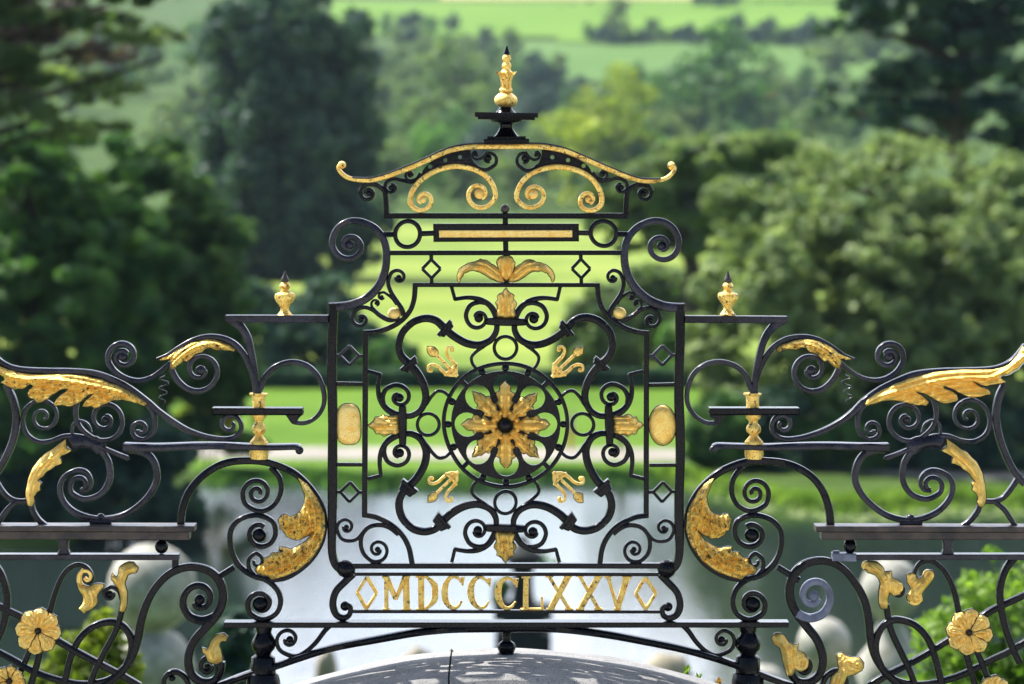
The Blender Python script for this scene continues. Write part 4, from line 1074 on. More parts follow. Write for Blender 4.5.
def trunk_mesh(height, r, limbs, seed):
    """tapered trunk with limbs running to given points"""
    rr = random.Random(seed); V = []; Fc = []
    P = [(rr.uniform(-.15, .15) * r * i, rr.uniform(-.15, .15) * r * i, height * i / 6) for i in range(7)]
    tube(V, Fc, P, [r * (1.25 if i == 0 else 1 - 0.13 * i) for i in range(7)], 9)
    for (x, y, z) in limbs:
        z0 = max(height * 0.25, min(height * 0.9, z - 0.35 * math.hypot(x, y)))
        m = (x * .5 + rr.uniform(-.2, .2), y * .5, z0 * .45 + z * .55 + rr.uniform(-.2, .3))
        tube(V, Fc, [(0, 0, z0), m, (x, y, z)], [r * .42, r * .27, r * .1], 6)
    me = bpy.data.meshes.new('trunk'); me.from_pydata(V, [], Fc); me.materials.append(M_BARK); me.shade_smooth()
    return me

def tree(name, label, px, D, blobs, n, size, mat, group=None, trunk_r=0.35, limbs=True, seed=1, base=None, cat='tree', **kw):
    """blobs as (column, row, depth offset m, half-width px, half-height px) seen at distance D"""
    X = (px - 512) / F * D
    z0 = g(X, D) - 0.05 if base is None else base
    root = empty(name, (X, D, z0)); tag(root, label, cat, group)
    k = D / F
    Bm = [((bx - px) * k, dy, EYE - (by - HZ) * k - z0, hw * k, hw * k * 0.9, hh * k) for bx, by, dy, hw, hh in blobs]
    V = leaf_cloud(Bm, n, size, seed, **kw)
    o = bpy.data.objects.new('crown' if cat == 'tree' else 'foliage', quads_mesh('crown', V, mat)); COL.objects.link(o); o.parent = root
    top = max(b[2] for b in Bm)
    t = bpy.data.objects.new('trunk' if cat == 'tree' else 'stem', trunk_mesh(max(top, .5), trunk_r, [(b[0] * .9, b[1] * .9, b[2]) for b in Bm] if limbs else [], seed)); COL.objects.link(t); t.parent = root
    return root

# -- left side of the lake
tree('giant_conifer', 'tall dark blue-green conifer across the lake, above the urn finial left of the gate', 287, 320,
     [(287, y, 0, w, h) for y, w, h in ((-8, 44, 22), (20, 66, 26), (55, 76, 30), (95, 80, 32), (135, 83, 32), (175, 87, 32), (215, 90, 32), (255, 90, 32))] + [(225, 30, -2, 30, 34), (345, 45, 2, 28, 30), (352, 150, 0, 30, 36), (212, 110, 0, 26, 40), (356, 220, 0, 34, 40), (212, 210, -2, 30, 40)],
     60000, 0.45, L_DARK, trunk_r=1.1, seed=3, sub=110, subr=0.15, limbs=True, flat=1.2, lobes=9)
tree('broad_tree', 'broad dense mid green tree at the left edge, its crown under the cedar branches', 30, 112,
     [(20, 220, 0, 80, 90), (90, 190, 0.5, 62, 70), (-30, 300, 0, 80, 110), (60, 320, -1, 85, 100), (110, 270, 0, 60, 80), (20, 420, -1, 90, 80), (100, 400, 0, 70, 70), (80, 300, 2, 90, 110), (40, 260, 2, 80, 90)],
     66000, 0.18, L_MID, trunk_r=0.5, seed=5, sub=110, subr=0.15, flat=0.6, lobes=14)
tree('broad_tree', 'rounded green tree with pale tips between the left broad tree and the giant conifer', 165, 121,
     [(150, 210, 0, 62, 70), (200, 260, 0, 50, 64), (130, 320, 0, 66, 90), (205, 350, 0, 52, 74), (170, 410, 0, 60, 60), (228, 420, 0, 34, 44), (160, 300, 1.5, 66, 90)],
     48000, 0.18, L_OLIVE, trunk_r=0.4, seed=6, sub=100, subr=0.16, flat=0.6, lobes=12)
tree('low_shrub', 'dark shrubbery at the water edge below the left broad tree', 70, 111,
     [(-20, 500, 0, 60, 45), (50, 505, 0, 60, 40), (120, 500, 0, 55, 40), (165, 505, 0.5, 28, 30), (20, 450, 1, 80, 50), (110, 450, 1, 70, 50)],
     26000, 0.24, L_DARK, trunk_r=0.1, seed=8, cat='shrub', limbs=False)
tree('low_shrub', 'small dark shrub leaning over the water near the brown shelf end', 196, 110.5,
     [(186, 522, 0, 22, 12), (168, 518, 0, 26, 16), (178, 508, 0, 20, 16)], 3000, 0.2, L_DARK, trunk_r=0.06, seed=9, cat='shrub', limbs=False)
tree('flowering_shrub', 'yellow-green shrub with an orange tint at the lawn edge under the gilt acanthus arm', 206, 131,
     [(204, 412, 0, 20, 18), (190, 420, 0, 14, 14), (222, 420, 0, 14, 12)], 2600, 0.16, L_YEL, trunk_r=0.06, seed=10, cat='shrub', limbs=False)
tree('flowering_shrub', 'small orange-leaved shrub beside the yellow-green shrub', 214, 129.6, [(214, 424, 0, 12, 11)], 900, 0.14, L_ORA, trunk_r=0.05, seed=11, cat='shrub', limbs=False)
# -- cedar whose branches enter at the top left
pads = [(20, 12, 0, 44, 10), (85, 22, 1, 50, 9), (150, 38, 0, 42, 8), (192, 58, 0, 22, 7), (-20, 60, 0, 60, 14), (50, 78, 1, 60, 12), (118, 96, 0, 50, 9), (10, 112, -1, 55, 14), (80, 128, 0, 48, 10), (-40, -20, 0, 90, 20), (60, -14, 0, 60, 12), (140, -4, 1, 40, 9), (-60, 130, 0, 60, 20)]
tree('cedar_tree', 'cedar reaching in at the top left corner with level bronze-green branches', -80, 92, pads, 13000, 0.17, L_GREY, trunk_r=0.4, seed=12, sub=22, subr=0.26, flat=0.4)
tree('cedar_tree', 'bronze-tinted tree behind the level branches at the top left corner', -20, 118, [(-10, 60, 0, 60, 60), (60, 20, 0, 50, 30), (-30, 0, 0, 60, 50), (95, 60, 1, 40, 16)], 3600, 0.22, L_PURP, trunk_r=0.4, seed=13, sub=18, subr=0.3)
# -- right side
tree('round_tree', 'great rounded tree with pale yellow-green top filling the right side', 880, 133,
     [(780, 225, 0, 62, 60), (850, 190, 0, 66, 48), (930, 180, 0, 66, 44), (1000, 200, 0, 60, 50), (760, 300, 0, 52, 70), (840, 290, -2, 90, 90), (870, 300, 1, 110, 80), (940, 310, 1, 110, 80), (820, 270, 1, 60, 60), (940, 280, -2, 95, 90), (1030, 290, 0, 70, 80), (770, 380, 0, 50, 60), (860, 380, -1, 90, 70), (960, 380, -1, 90, 80), (1050, 390, 0, 60, 70)],
     110000, 0.16, L_PALE, trunk_r=0.8, seed=15, sub=260, subr=0.095, flat=0.8, lobes=6)
tree('slender_tree', 'slim pale green tree at the left flank of the great rounded tree', 722, 137,
     [(722, 290, 0, 26, 34), (715, 345, 0, 28, 40), (735, 390, 0, 32, 34), (742, 250, 0, 22, 26)], 9000, 0.22, L_PALE, trunk_r=0.2, seed=16)
tree('cedar_tree', 'grey-green cedar with bare dark limbs behind the right-hand volute', 690, 178,
     [(640, 190, 0, 50, 22), (700, 165, 0, 60, 20), (760, 150, 0, 50, 18), (615, 222, 0, 32, 16), (680, 215, 1, 56, 18), (740, 205, 0, 50, 20), (640, 240, 0, 34, 12), (720, 245, 0, 40, 14)],
     22000, 0.3, L_GREY, trunk_r=0.75, seed=17, sub=26, subr=0.3, flat=0.5)
tree('tall_cedar', 'dark open-branched cedar above the great rounded tree in the top right corner', 960, 160,
     [(850, 30, 0, 34, 16), (900, 0, 0, 60, 22), (960, 30, 0, 60, 20), (1010, 70, 0, 50, 22), (930, 75, 1, 60, 16), (860, 92, 0, 44, 14), (900, 112, 0, 50, 14), (990, 118, 0, 60, 20), (1020, 10, 0, 50, 26), (870, -40, 0, 50, 26), (960, -60, 0, 70, 40), (830, 110, 0, 20, 8), (1040, 150, 0, 40, 20)],
     19000, 0.28, L_DARK, trunk_r=0.8, seed=18, sub=26, subr=0.24)
for i, (bx, by, D, hw, hh, mt, lab) in enumerate([
        (722, 436, 129.5, 32, 36, L_MID, 'rounded green bush at the bend of the lakeside path'),
        (775, 436, 131, 52, 46, L_DARK, 'dark rounded bush behind the right gilt baluster'),
        (845, 440, 131, 52, 44, L_MID, 'green clipped bush below the great rounded tree'),
        (915, 442, 131, 52, 44, L_DARK, 'dark low bush between two greener bushes under the right acanthus leaf'),
        (985, 438, 131, 60, 48, L_DARK, 'broad dark bush at the right end of the lakeside bushes')]):
    tree('lakeside_bush', lab, bx, D, [(bx, by, 0, hw, hh), (bx - hw * .5, by + 10, 0, hw * .6, hh * .7), (bx + hw * .5, by + 8, 0, hw * .6, hh * .7)], 7000, 0.2, mt, 'bushes along the lakeside path', trunk_r=0.1, seed=30 + i, cat='bush', limbs=False)
# trees at the far edge of the lawn
for i, (bx, by, D, hw, hh, mt, lab) in enumerate([
        (238, 338, 190, 50, 50, L_DARK, 'dark bushy tree behind the lawn under the left shelf'),
        (325, 335, 192, 50, 52, L_DARK, 'dark tree behind the lawn beside the left gate post'),
        (392, 362, 188, 26, 18, L_MID, 'low green bush behind the hedge inside the left lozenges'),
        (600, 340, 190, 34, 46, L_GREY, 'smaller grey-green tree behind the hedge right of the gilt rosette'),
        (650, 322, 196, 42, 58, L_GREY, 'grey-green tree behind the lawn beside the right gate post'),
        (700, 350, 186, 34, 40, L_MID, 'mid green tree behind the lawn right of the right gate post')]):
    tree('garden_tree', lab, bx, D, [(bx, by, 0, hw, hh), (bx - hw * .5, by + hh * .4, 1, hw * .7, hh * .6), (bx + hw * .5, by + hh * .3, -1, hw * .7, hh * .6)], 7000, 0.3, mt, 'trees beyond the lawn', trunk_r=0.3, seed=50 + i)
# clipped hedge along the back of the lawn
V = []
r = np.random.default_rng(2)
def hedge(name, label, x0, x1, D, h, th, n, mat, size=0.12):
    root = empty(name, ((x0 + x1) / 2, D, g((x0 + x1) / 2, D))); tag(root, label, 'hedge')
    P = np.stack([r.uniform(-(x1 - x0) / 2, (x1 - x0) / 2, n), r.uniform(-th / 2, th / 2, n), r.uniform(0, h, n)], 1)
    f = r.integers(0, 3, n)
    P[f == 0, 2] = h + r.normal(size=(f == 0).sum()) * 0.04; P[f == 1, 1] = -th / 2 + r.normal(size=(f == 1).sum()) * 0.05; P[f == 2, 1] = th / 2
    t = r.normal(size=(n, 3)); t /= np.linalg.norm(t, axis=1)[:, None]; b = r.normal(size=(n, 3)); b /= np.linalg.norm(b, axis=1)[:, None]
    s = size
    V = np.stack([P - t * s, P - b * s * .6, P + t * s, P + b * s * .6], 1).reshape(-1, 3)
    o = bpy.data.objects.new('foliage', quads_mesh('foliage', V, mat)); COL.objects.link(o); o.parent = root
    v = [(sx * (x1 - x0) / 2 * .995, sy * th / 2 * .8, z) for z in (0, h * .93) for sy in (-1, 1) for sx in (-1, 1)]
    fs = [(0, 1, 3, 2), (4, 6, 7, 5), (0, 4, 5, 1), (2, 3, 7, 6), (0, 2, 6, 4), (1, 5, 7, 3)]
    link_mesh('branches', v, fs, M_BARK if False else mat, root)
    return root
hedge('hedge', 'low clipped dark hedge along the back of the lawn', -17, 11, 174.6, 0.95, 1.2, 16000, L_DARK)

# lily pads and reeds along the right bank
def tufts(name, pts, hgt, n, mat, size, spread):
    P = np.array(pts)[r.integers(0, len(pts), n)] + r.normal(size=(n, 2)) * np.array(spread)
    z = np.array([max(0.0, g(x, d)) for x, d in P])
    b = np.stack([P[:, 0], P[:, 1], z], 1)
    h = hgt * (0.4 + 0.8 * r.random(n))
    lean = r.normal(size=(n, 3)) * 0.22; lean[:, 2] = 1
    tip = b + lean * h[:, None]
    sx = r.normal(size=(n, 3)); sx[:, 2] *= 0.1; sx /= np.linalg.norm(sx, axis=1)[:, None]
    w = size
    V = np.stack([b - sx * w, b + sx * w, (b + tip) / 2 + sx * w * 1.3, tip - sx * w * 0.2], 1).reshape(-1, 3)
    o = bpy.data.objects.new(name, quads_mesh(name, V, mat)); COL.objects.link(o); o['kind'] = 'stuff'
    return o
bank = [(x, far_shore(x) + 0.9 + 1.4 * r.random()) for x in np.arange(6, 30, 0.25)]
tufts('reeds', bank, 0.26, 9000, L_BRI, 0.05, (0.25, 0.7))
bank2 = [(x, far_shore(x) + 0.8) for x in np.arange(-12, 6, 0.25)]
tufts('bank_grass', bank2, 0.22, 4000, L_MID, 0.05, (0.2, 0.35))
n = 420; x = r.uniform(7, 30, n); d = np.array([far_shore(a) for a in x]) - np.abs(r.normal(size=n)) * 1.6 - 0.2
V = []; Fc = []
for i in range(n):
    R1 = r.uniform(0.08, 0.2); b0 = len(V)
    for q in range(7): V.append((x[i] + R1 * math.cos(q * .9), d[i] + R1 * math.sin(q * .9), 0.012 + 0.006 * (i % 5)))
    Fc.append(tuple(b0 + q for q in range(7)))
o = link_mesh('lily_pads', V, Fc, leafmat('pale_lily_leaf', (0.16, 0.24, 0.06), (0.42, 0.48, 0.24), 3.0, 0.2)); o['kind'] = 'stuff'

# -- shrubs on the slope just below the terrace
tree('laurel_bush', 'bright green leafy bush behind the right gilt flower', 1004, 19,
     [(1010, 640, 0, 70, 60), (960, 650, 0.2, 46, 46), (1010, 590, 0.1, 46, 40), (985, 700, 0, 90, 50), (935, 692, 0, 30, 24)], 5200, 0.035, L_BRI, trunk_r=0.03, seed=70, cat='bush', limbs=False, base=9.0)
tree('laurel_bush', 'yellow-green leafy bush behind the straps beside the left gilt flower', 92, 21,
     [(92, 668, 0, 42, 34), (62, 690, 0, 40, 30), (106, 630, 0, 18, 20)], 2200, 0.04, L_YEL, trunk_r=0.03, seed=71, cat='bush', limbs=False, base=8.7)
tree('clipped_bush', 'small dark rounded bush behind the low gilt leaf near the left iron post', 232, 33,
     [(232, 640, 0, 24, 30), (234, 670, 0, 22, 30)], 2600, 0.05, L_DARK, trunk_r=0.03, seed=72, cat='bush', limbs=False, base=7.0)

# -- stone urns on the slope below the terrace
def urn(label, px, rows, D, mat):
    z0 = g((px - 512) / F * D, D)
    k = D / F
    root = empty('stone_urn', ((px - 512) * k, D, z0)); tag(root, label, 'urn', 'pale stone ornaments below the terrace')
    def part(name, prof):
        V = []; Fc = []; S_ = 28
        for (y, rr) in prof:
            z = (EYE - (y - HZ) * k) - z0
            for q in range(S_):
                a = 2 * math.pi * q / S_; V.append((rr * k * math.cos(a), rr * k * math.sin(a), z))
        for i in range(len(prof) - 1):
            for q in range(S_): Fc.append((i * S_ + q, i * S_ + (q + 1) % S_, (i + 1) * S_ + (q + 1) % S_, (i + 1) * S_ + q))
        Fc.append(tuple(range(S_))); Fc.append(tuple((len(prof) - 1) * S_ + q for q in range(S_)))
        return link_mesh(name, V, Fc, mat, root, smooth=True)
    i = rows['split']
    part('lid', rows['prof'][:i + 1]); part('bowl', rows['prof'][i:])
    zb = EYE - (rows['prof'][-1][0] - HZ) * k - z0; hw = rows['prof'][-1][1] * k * 1.15
    v = [(sx * hw, sy * hw, z) for z in (-0.3, zb) for sy in (-1, 1) for sx in (-1, 1)]
    link_mesh('pedestal', v, [(0, 1, 3, 2), (4, 6, 7, 5), (0, 4, 5, 1), (2, 3, 7, 6), (0, 2, 6, 4), (1, 5, 7, 3)], mat, root)
def uprof(y0, r1, y2, r3):
    P = []
    for i in range(9):
        a = math.pi * i / 10; P.append((y0 + r1 * (1 - math.cos(a)), max(1.0, r1 * math.sin(a))))
    ys = P[-1][0]
    P += [(ys + 3, r1 * .45), (ys + 10, r1 * .42), (y2 - r3 * .75, r3 * .62), (y2 - r3 * .4, r3 * .9), (y2, r3), (y2 + r3 * .5, r3 * .85), (y2 + r3, r3 * .5), (y2 + r3 * 1.4, r3 * .42), (y2 + r3 * 1.6, r3 * .8)]
    return {'prof': P, 'split': 9}
urn('large stone urn with rounded lid behind the gilt stem leaf left of the gate', 152, uprof(543, 45, 668, 44), 38, M_LICH)
urn('tall pale stone urn with rounded lid behind the twin gilt leaves right of the gate', 891, uprof(558, 31, 672, 36), 38, M_LICH)
urn('shorter pale stone urn between the right iron post and the tall pale urn', 824, uprof(617, 27, 702, 28), 39, M_LICH)
urn('lowest stone urn, only its lid top showing beside the right iron post', 764, uprof(664, 24, 730, 26), 40, M_LICH)

# -- boulders by the near shore
def boulder(label, px, py, D, hw, hh, seed, mat):
    k = D / F; X = (px - 512) * k; z = EYE - (py - HZ) * k; z0 = g(X, D)
    bm = bmesh.new(); bmesh.ops.create_icosphere(bm, subdivisions=3, radius=1)
    rr = random.Random(seed); ph = [rr.uniform(0, 6) for _ in range(6)]
    for v in bm.verts:
        c = v.co
        f = 1 + 0.16 * math.sin(3 * c.x + ph[0]) * math.cos(2.3 * c.y + ph[1]) + 0.1 * math.sin(5 * c.z + ph[2]) + 0.06 * math.sin(9 * c.x + 7 * c.y + ph[3])
        v.co = Vector((c.x * hw * k * f, c.y * hw * k * f * .8, c.z * ((z - z0) if c.z > 0 else 0.3) * f))
    me = bpy.data.meshes.new('boulder'); bm.to_mesh(me); bm.free(); me.materials.append(mat); me.shade_smooth()
    o = bpy.data.objects.new('boulder', me); COL.objects.link(o); o.location = (X, D, z0)
    tag(o, label, 'rock', 'boulders by the near shore')
M_ROCK = stone_mat('ochre_rock', (0.26, 0.22, 0.15), (0.42, 0.37, 0.26), (0.15, 0.13, 0.1), 2)
boulder('ochre rock seen under the M of the date, left of its larger neighbour', 326, 651, 68, 13, 10, 1, M_ROCK)
boulder('wide ochre rock seen under the first letters C of the date', 412, 640, 68, 24, 12, 2, M_ROCK)
boulder('grey-brown rock seen under the final V of the date', 668, 650, 68, 30, 14, 3, M_ROCK)

# -- dark pedestal standing in the lake
kx = 86 / F
fp = empty('fountain_pedestal', ((523 - 512) * kx, 86, -0.2)); tag(fp, 'dark stepped fountain pedestal standing in the lake behind the letter L', 'fountain')
M_DKST = stone_mat('dark_wet_stone', (0.012, 0.015, 0.014), (0.04, 0.045, 0.035), (0.01, 0.01, 0.01), 3)
def slab(name, y0, y1, hw, dep):
    z1 = EYE - (y0 - HZ) * kx + 0.2; z0_ = EYE - (y1 - HZ) * kx + 0.2; w = hw * kx; c = 0.03
    bm = bmesh.new(); bmesh.ops.create_cube(bm, size=1)
    for v in bm.verts: v.co = Vector((v.co.x * 2 * w, v.co.y * 2 * dep, (z0_ + z1) / 2 + v.co.z * (z1 - z0_)))
    bmesh.ops.bevel(bm, geom=bm.edges[:], offset=c, segments=2, affect='EDGES')
    me = bpy.data.meshes.new(name); bm.to_mesh(me); bm.free(); me.materials.append(M_DKST)
    o = bpy.data.objects.new(name, me); COL.objects.link(o); o.parent = fp
slab('plinth', 632, 653, 28, 0.75); slab('step', 617, 632.4, 20, 0.55); slab('slab', 606, 617.4, 29, 0.78)
V = []; Fc = []
pf = [(608, 17), (600, 12), (590, 10), (575, 10), (566, 12), (560, 18), (556, 20), (552, 17), (548, 8), (540, 5), (536, 3)]
for (y, rr_) in pf:
    for q in range(18):
        a = q * math.pi / 9; V.append((rr_ * kx * math.cos(a), rr_ * kx * math.sin(a), EYE - (y - HZ) * kx + 0.2))
for i in range(len(pf) - 1):
    for q in range(18): Fc.append((i * 18 + q, i * 18 + (q + 1) % 18, (i + 1) * 18 + (q + 1) % 18, (i + 1) * 18 + q))
link_mesh('shaft', V, Fc, M_DKST, fp, smooth=True)
Vl = leaf_cloud([((505 - 523) * kx, -0.2, EYE - (592 - HZ) * kx + .2, .28, .28, .34), ((548 - 523) * kx, 0, EYE - (560 - HZ) * kx + .2, .26, .26, .2), ((515 - 523) * kx, -0.3, EYE - (612 - HZ) * kx + .2, .4, .3, .12)], 900, 0.07, 5, sub=8, subr=.5)
o = bpy.data.objects.new('ferns', quads_mesh('ferns', Vl, L_MID)); COL.objects.link(o); o.parent = fp

# -- small weeds on the coping
def weed(label, px, py, h, seed, mat):
    X = (px - 512) * U; y = GD + 0.17; z = zt - (R0 - math.sqrt(R0 ** 2 - (X - CXW) ** 2)) - 0.012
    rr = random.Random(seed); V = []; Fc = []
    for i in range(14):
        a = rr.uniform(0, 6.28); l = h * rr.uniform(.5, 1); t = rr.uniform(.15, .6)
        bx, by, bz = math.cos(a) * l * t, math.sin(a) * l * t, l * (1 - t * .4)
        px_, py_ = -math.sin(a) * h * .16, math.cos(a) * h * .16
        b0 = len(V)
        V += [(0, 0, -0.004), (bx * .55 + px_, by * .55 + py_, bz * .6), (bx, by, bz), (bx * .55 - px_, by * .55 - py_, bz * .6)]
        Fc.append((b0, b0 + 1, b0 + 2, b0 + 3))
    o = link_mesh('weed', V, Fc, mat); o.location = (X, y, z); tag(o, label, 'weed', 'weeds on the coping')
weed('larger pale green weed growing on the rim of the granite coping', 689, 672, 0.045, 1, L_BRI)
weed('small green weed nearest the right iron post on the coping', 702, 675, 0.03, 2, L_BRI)
weed('dry brown weed on the coping beside the right iron post', 722, 681, 0.035, 3, L_ORA)

# -- two visitors on the path
def person(label, px, D, face, shirt, trouser, seed):
    X = (px - 512) / F * D; root_z = g(X, D) + 0.024
    J = {0: ((0, 0, .95), .135, .10), 1: ((0, 0, 1.12), .125, .09), 2: ((0, 0, 1.36), .16, .095), 3: ((0, 0, 1.47), .07, .07), 4: ((0, -.01, 1.54), .055, .055), 5: ((0, -.015, 1.63), .08, .095), 6: ((0, -.01, 1.72), .06, .07),
         7: ((-.17, 0, 1.41), .055, .055), 8: ((-.23, .02, 1.15), .042, .042), 9: ((-.22, -.06, .92), .032, .032), 10: ((-.22, -.08, .83), .036, .02),
         11: ((.17, 0, 1.41), .055, .055), 12: ((.24, .03, 1.15), .042, .042), 13: ((.23, -.04, .92), .032, .032), 14: ((.23, -.06, .83), .036, .02),
         15: ((-.09, 0, .88), .09, .09), 16: ((-.10, -.06, .5), .062, .062), 17: ((-.10, .04, .09), .042, .042), 18: ((-.10, -.10, .04), .04, .03),
         19: ((.09, 0, .88), .09, .09), 20: ((.10, .04, .5), .062, .062), 21: ((.10, .12, .10), .042, .042), 22: ((.10, -.02, .04), .04, .03)}
    E = [(0, 1), (1, 2), (2, 3), (3, 4), (4, 5), (5, 6), (2, 7), (7, 8), (8, 9), (9, 10), (2, 11), (11, 12), (12, 13), (13, 14), (0, 15), (15, 16), (16, 17), (17, 18), (0, 19), (19, 20), (20, 21), (21, 22)]
    me = bpy.data.meshes.new('person'); me.from_pydata([J[i][0] for i in range(23)], E, [])
    o = bpy.data.objects.new('person', me); COL.objects.link(o)
    sk = o.modifiers.new('skin', 'SKIN')
    for i in range(23): me.skin_vertices[0].data[i].radius = (J[i][1], J[i][2])
    me.skin_vertices[0].data[0].use_root = True
    su = o.modifiers.new('sub', 'SUBSURF'); su.levels = 1; su.render_levels = 1
    dg = bpy.context.evaluated_depsgraph_get(); em = bpy.data.meshes.new_from_object(o.evaluated_get(dg))
    o.modifiers.clear(); o.data = em
    em.materials.clear()
    def cm(c, nm):
        m, nt, N, L, B = new_mat(nm); n_ = noise(nt, 6); rp = ramp(nt, n_.outputs['Fac'], [(.3, [q * .8 for q in c]), (.7, c)]); L.new(rp.outputs['Color'], B.inputs['Base Color']); B.inputs['Roughness'].default_value = .8; return m
    for m_ in (cm((.45, .28, .2), 'skin'), cm(shirt, 'shirt_cloth'), cm(trouser, 'trouser_cloth'), cm((.04, .025, .02), 'dark_hair')): em.materials.append(m_)
    for p in em.polygons:
        c = p.center
        p.material_index = 3 if (c.z > 1.66 or (c.z > 1.58 and c.y > 0.03)) else 0 if (c.z > 1.46 or (abs(c.x) > .17 and c.z < 1.12)) else 1 if c.z > .95 else 2
        p.use_smooth = True
    o.location = (X, D, root_z); o.rotation_euler = (0, 0, face)
    tag(o, label, 'person')
person('distant walker in red trousers and pale top seen beside the gilt rosette', 571.5, 138, 1.2, (.5, .48, .5), (.55, .06, .04), 1)
person('distant standing visitor in brown clothes seen under the right gilt clamp leaf', 621, 137, 0.2, (.13, .10, .08), (.10, .08, .06), 2)

# -- far wood beyond the meadow ------------------------------------------
def forest_mesh(seed, shape):
    rr = np.random.default_rng(seed)
    bl = []
    for i in range(7):
        a = rr.uniform(0, 6.28); q = rr.uniform(0.1, .55)
        bl.append((q * math.cos(a) * shape[0], q * math.sin(a) * shape[0], shape[1] * rr.uniform(.45, .85), shape[0] * rr.uniform(.4, .6), shape[0] * rr.uniform(.4, .6), shape[1] * rr.uniform(.18, .28)))
    bl.append((0, 0, shape[1] * .35, shape[0] * .8, shape[0] * .8, shape[1] * .3))
    return quads_mesh('crown', leaf_cloud(bl, 2600, 0.55, seed, sub=10, subr=.34), L_MID), trunk_mesh(shape[1] * .7, .35, [(b[0], b[1], b[2]) for b in bl[:4]], seed)
protos = [forest_mesh(100 + i, s_) for i, s_ in enumerate([(7, 15), (8, 14), (6, 16), (9, 17), (5, 12)])]
F_M = leafmat('far_green_foliage', (0.055, 0.125, 0.045), (0.14, 0.26, 0.08), 0.12)
F_O = leafmat('far_olive_foliage', (0.09, 0.15, 0.05), (0.21, 0.29, 0.09), 0.12)
F_Y = leafmat('far_yellow_foliage', (0.20, 0.26, 0.03), (0.38, 0.42, 0.05), 0.12)
F_D = leafmat('far_dark_foliage', (0.025, 0.065, 0.05), (0.065, 0.12, 0.085), 0.12, 0.2)
F_B = leafmat('far_bright_foliage', (0.11, 0.24, 0.05), (0.20, 0.36, 0.07), 0.12)
FM = {'d': (F_D, 'dark'), 'm': (F_M, 'mid green'), 'o': (F_O, 'olive'), 'y': (F_Y, 'yellow-green'), 'g': (L_GREY, 'grey-green'), 'b': (F_B, 'bright green'), 'n': (L_ORA, 'orange-tinted')}
def far_tree(px, base_row, size_px, kind, pi, label, group, D=None):
    D = D or row_to_D(px, base_row)
    X = (px - 512) / F * D
    cm_, tm = protos[pi]
    sc = size_px * D / F / (cm_.get('h', 15.0))
    root = empty('distant_tree', (X, D, g(X, D)), (px * 1.7) % 6.28); root.scale = (sc * 1.05, sc * 1.05, sc)
    tag(root, label, 'tree', group)
    for nm, me in (('crown', cm_), ('trunk', tm)):
        o = bpy.data.objects.new(nm, me); COL.objects.link(o); o.parent = root
        if nm == 'crown':
            o.material_slots[0].link = 'OBJECT'; o.material_slots[0].material = FM[kind][0]
uniq = [
    (590, 205, 120, 'y', 3, 'large yellow-green tree in the far wood right of the tall finial'),
    (640, 190, 62, 'b', 1, 'rounded bright green tree beside the yellow-green one in the far wood'),
    (705, 165, 124, 'm', 3, 'tallest green tree of the far wood, below the dull pasture'),
    (668, 178, 66, 'g', 0, 'grey-green tree in the far wood at the foot of the tallest one'),
    (628, 130, 42, 'd', 1, 'dark tree between the yellow-green tree and the tallest tree of the far wood'),
    (766, 112, 40, 'n', 4, 'orange-tinted small tree at the right side of the far wood'),
    (360, 110, 44, 'y', 4, 'yellowish small tree showing beside the giant conifer'),
    (470, 150, 96, 'o', 3, 'big olive tree in the far wood left of the tall finial'),
    (545, 120, 60, 'd', 1, 'blue-dark tree right behind the tall finial'),
    (442, 195, 70, 'b', 0, 'bright green tree above the left cresting scroll'),
]
for px, b_, s_, k_, p_, lab in uniq: far_tree(px, b_, s_, k_, p_, lab, 'trees of the far wood')
rf = random.Random(21)
kinds = 'dmogdmggom'
for row, (a, b_), cnt, sz in ((205, (385, 800), 10, 66), (188, (350, 820), 11, 60), (165, (340, 830), 12, 52), (145, (335, 830), 13, 46), (125, (335, 830), 14, 40), (108, (335, 830), 14, 36), (95, (335, 560), 9, 32), (80, (335, 545), 9, 28), (66, (335, 530), 8, 26), (52, (335, 500), 7, 24)):
    for i in range(cnt):
        px = a + (b_ - a) * (i + rf.uniform(.1, .9)) / cnt
        k_ = kinds[rf.randrange(10)]
        far_tree(px, row + rf.uniform(-6, 6), sz * rf.uniform(.8, 1.25), k_, rf.randrange(5), 'blurred %s tree among the many of the far wood' % FM[k_][1], 'trees of the far wood')
for row, xs, sz in ((46, [592, 604, 615, 628, 640, 652, 664, 676, 690, 702], 20), (48, [738, 756, 768, 780, 792, 804, 816, 828], 26), (8, [698, 707, 716, 726, 736], 16), (36, [385, 400, 416, 432, 450], 22), (7, [560, 572, 590, 640, 760, 790], 5), (37, [700, 708, 716, 724, 732], 5)):
    for i, px in enumerate(xs):
        far_tree(px, row + rf.uniform(-2, 2), sz * rf.uniform(.75, 1.2), 'd' if i % 3 else 'm', rf.randrange(5), 'dark hedgerow tree between the hillside pastures', 'hedgerow trees on the far hillside')
far_tree(614, 46, 42, 'g', 2, 'tallest hedgerow tree on the hillside, above the yellow-green tree', 'hedgerow trees on the far hillside')
far_tree(738, 44, 30, 'd', 1, 'round dark hedgerow tree alone between two stretches of hillside hedge', 'hedgerow trees on the far hillside')
for i in range(16):
    px = 10 + i * 22 + rf.uniform(-8, 8)
    far_tree(px, 120 + rf.uniform(-50, 60), 60, 'gmog'[i % 4], rf.randrange(5), 'pale tree on the slope seen through the cedar branches at the top left', 'trees on the slope at the top left')
for i in range(12):
    px = 830 + i * 18; far_tree(px, 110 + rf.uniform(-60, 40), 60, 'gmo'[i % 3], rf.randrange(5), 'pale tree on the slope seen through the dark cedar at the top right', 'trees on the slope at the top right')

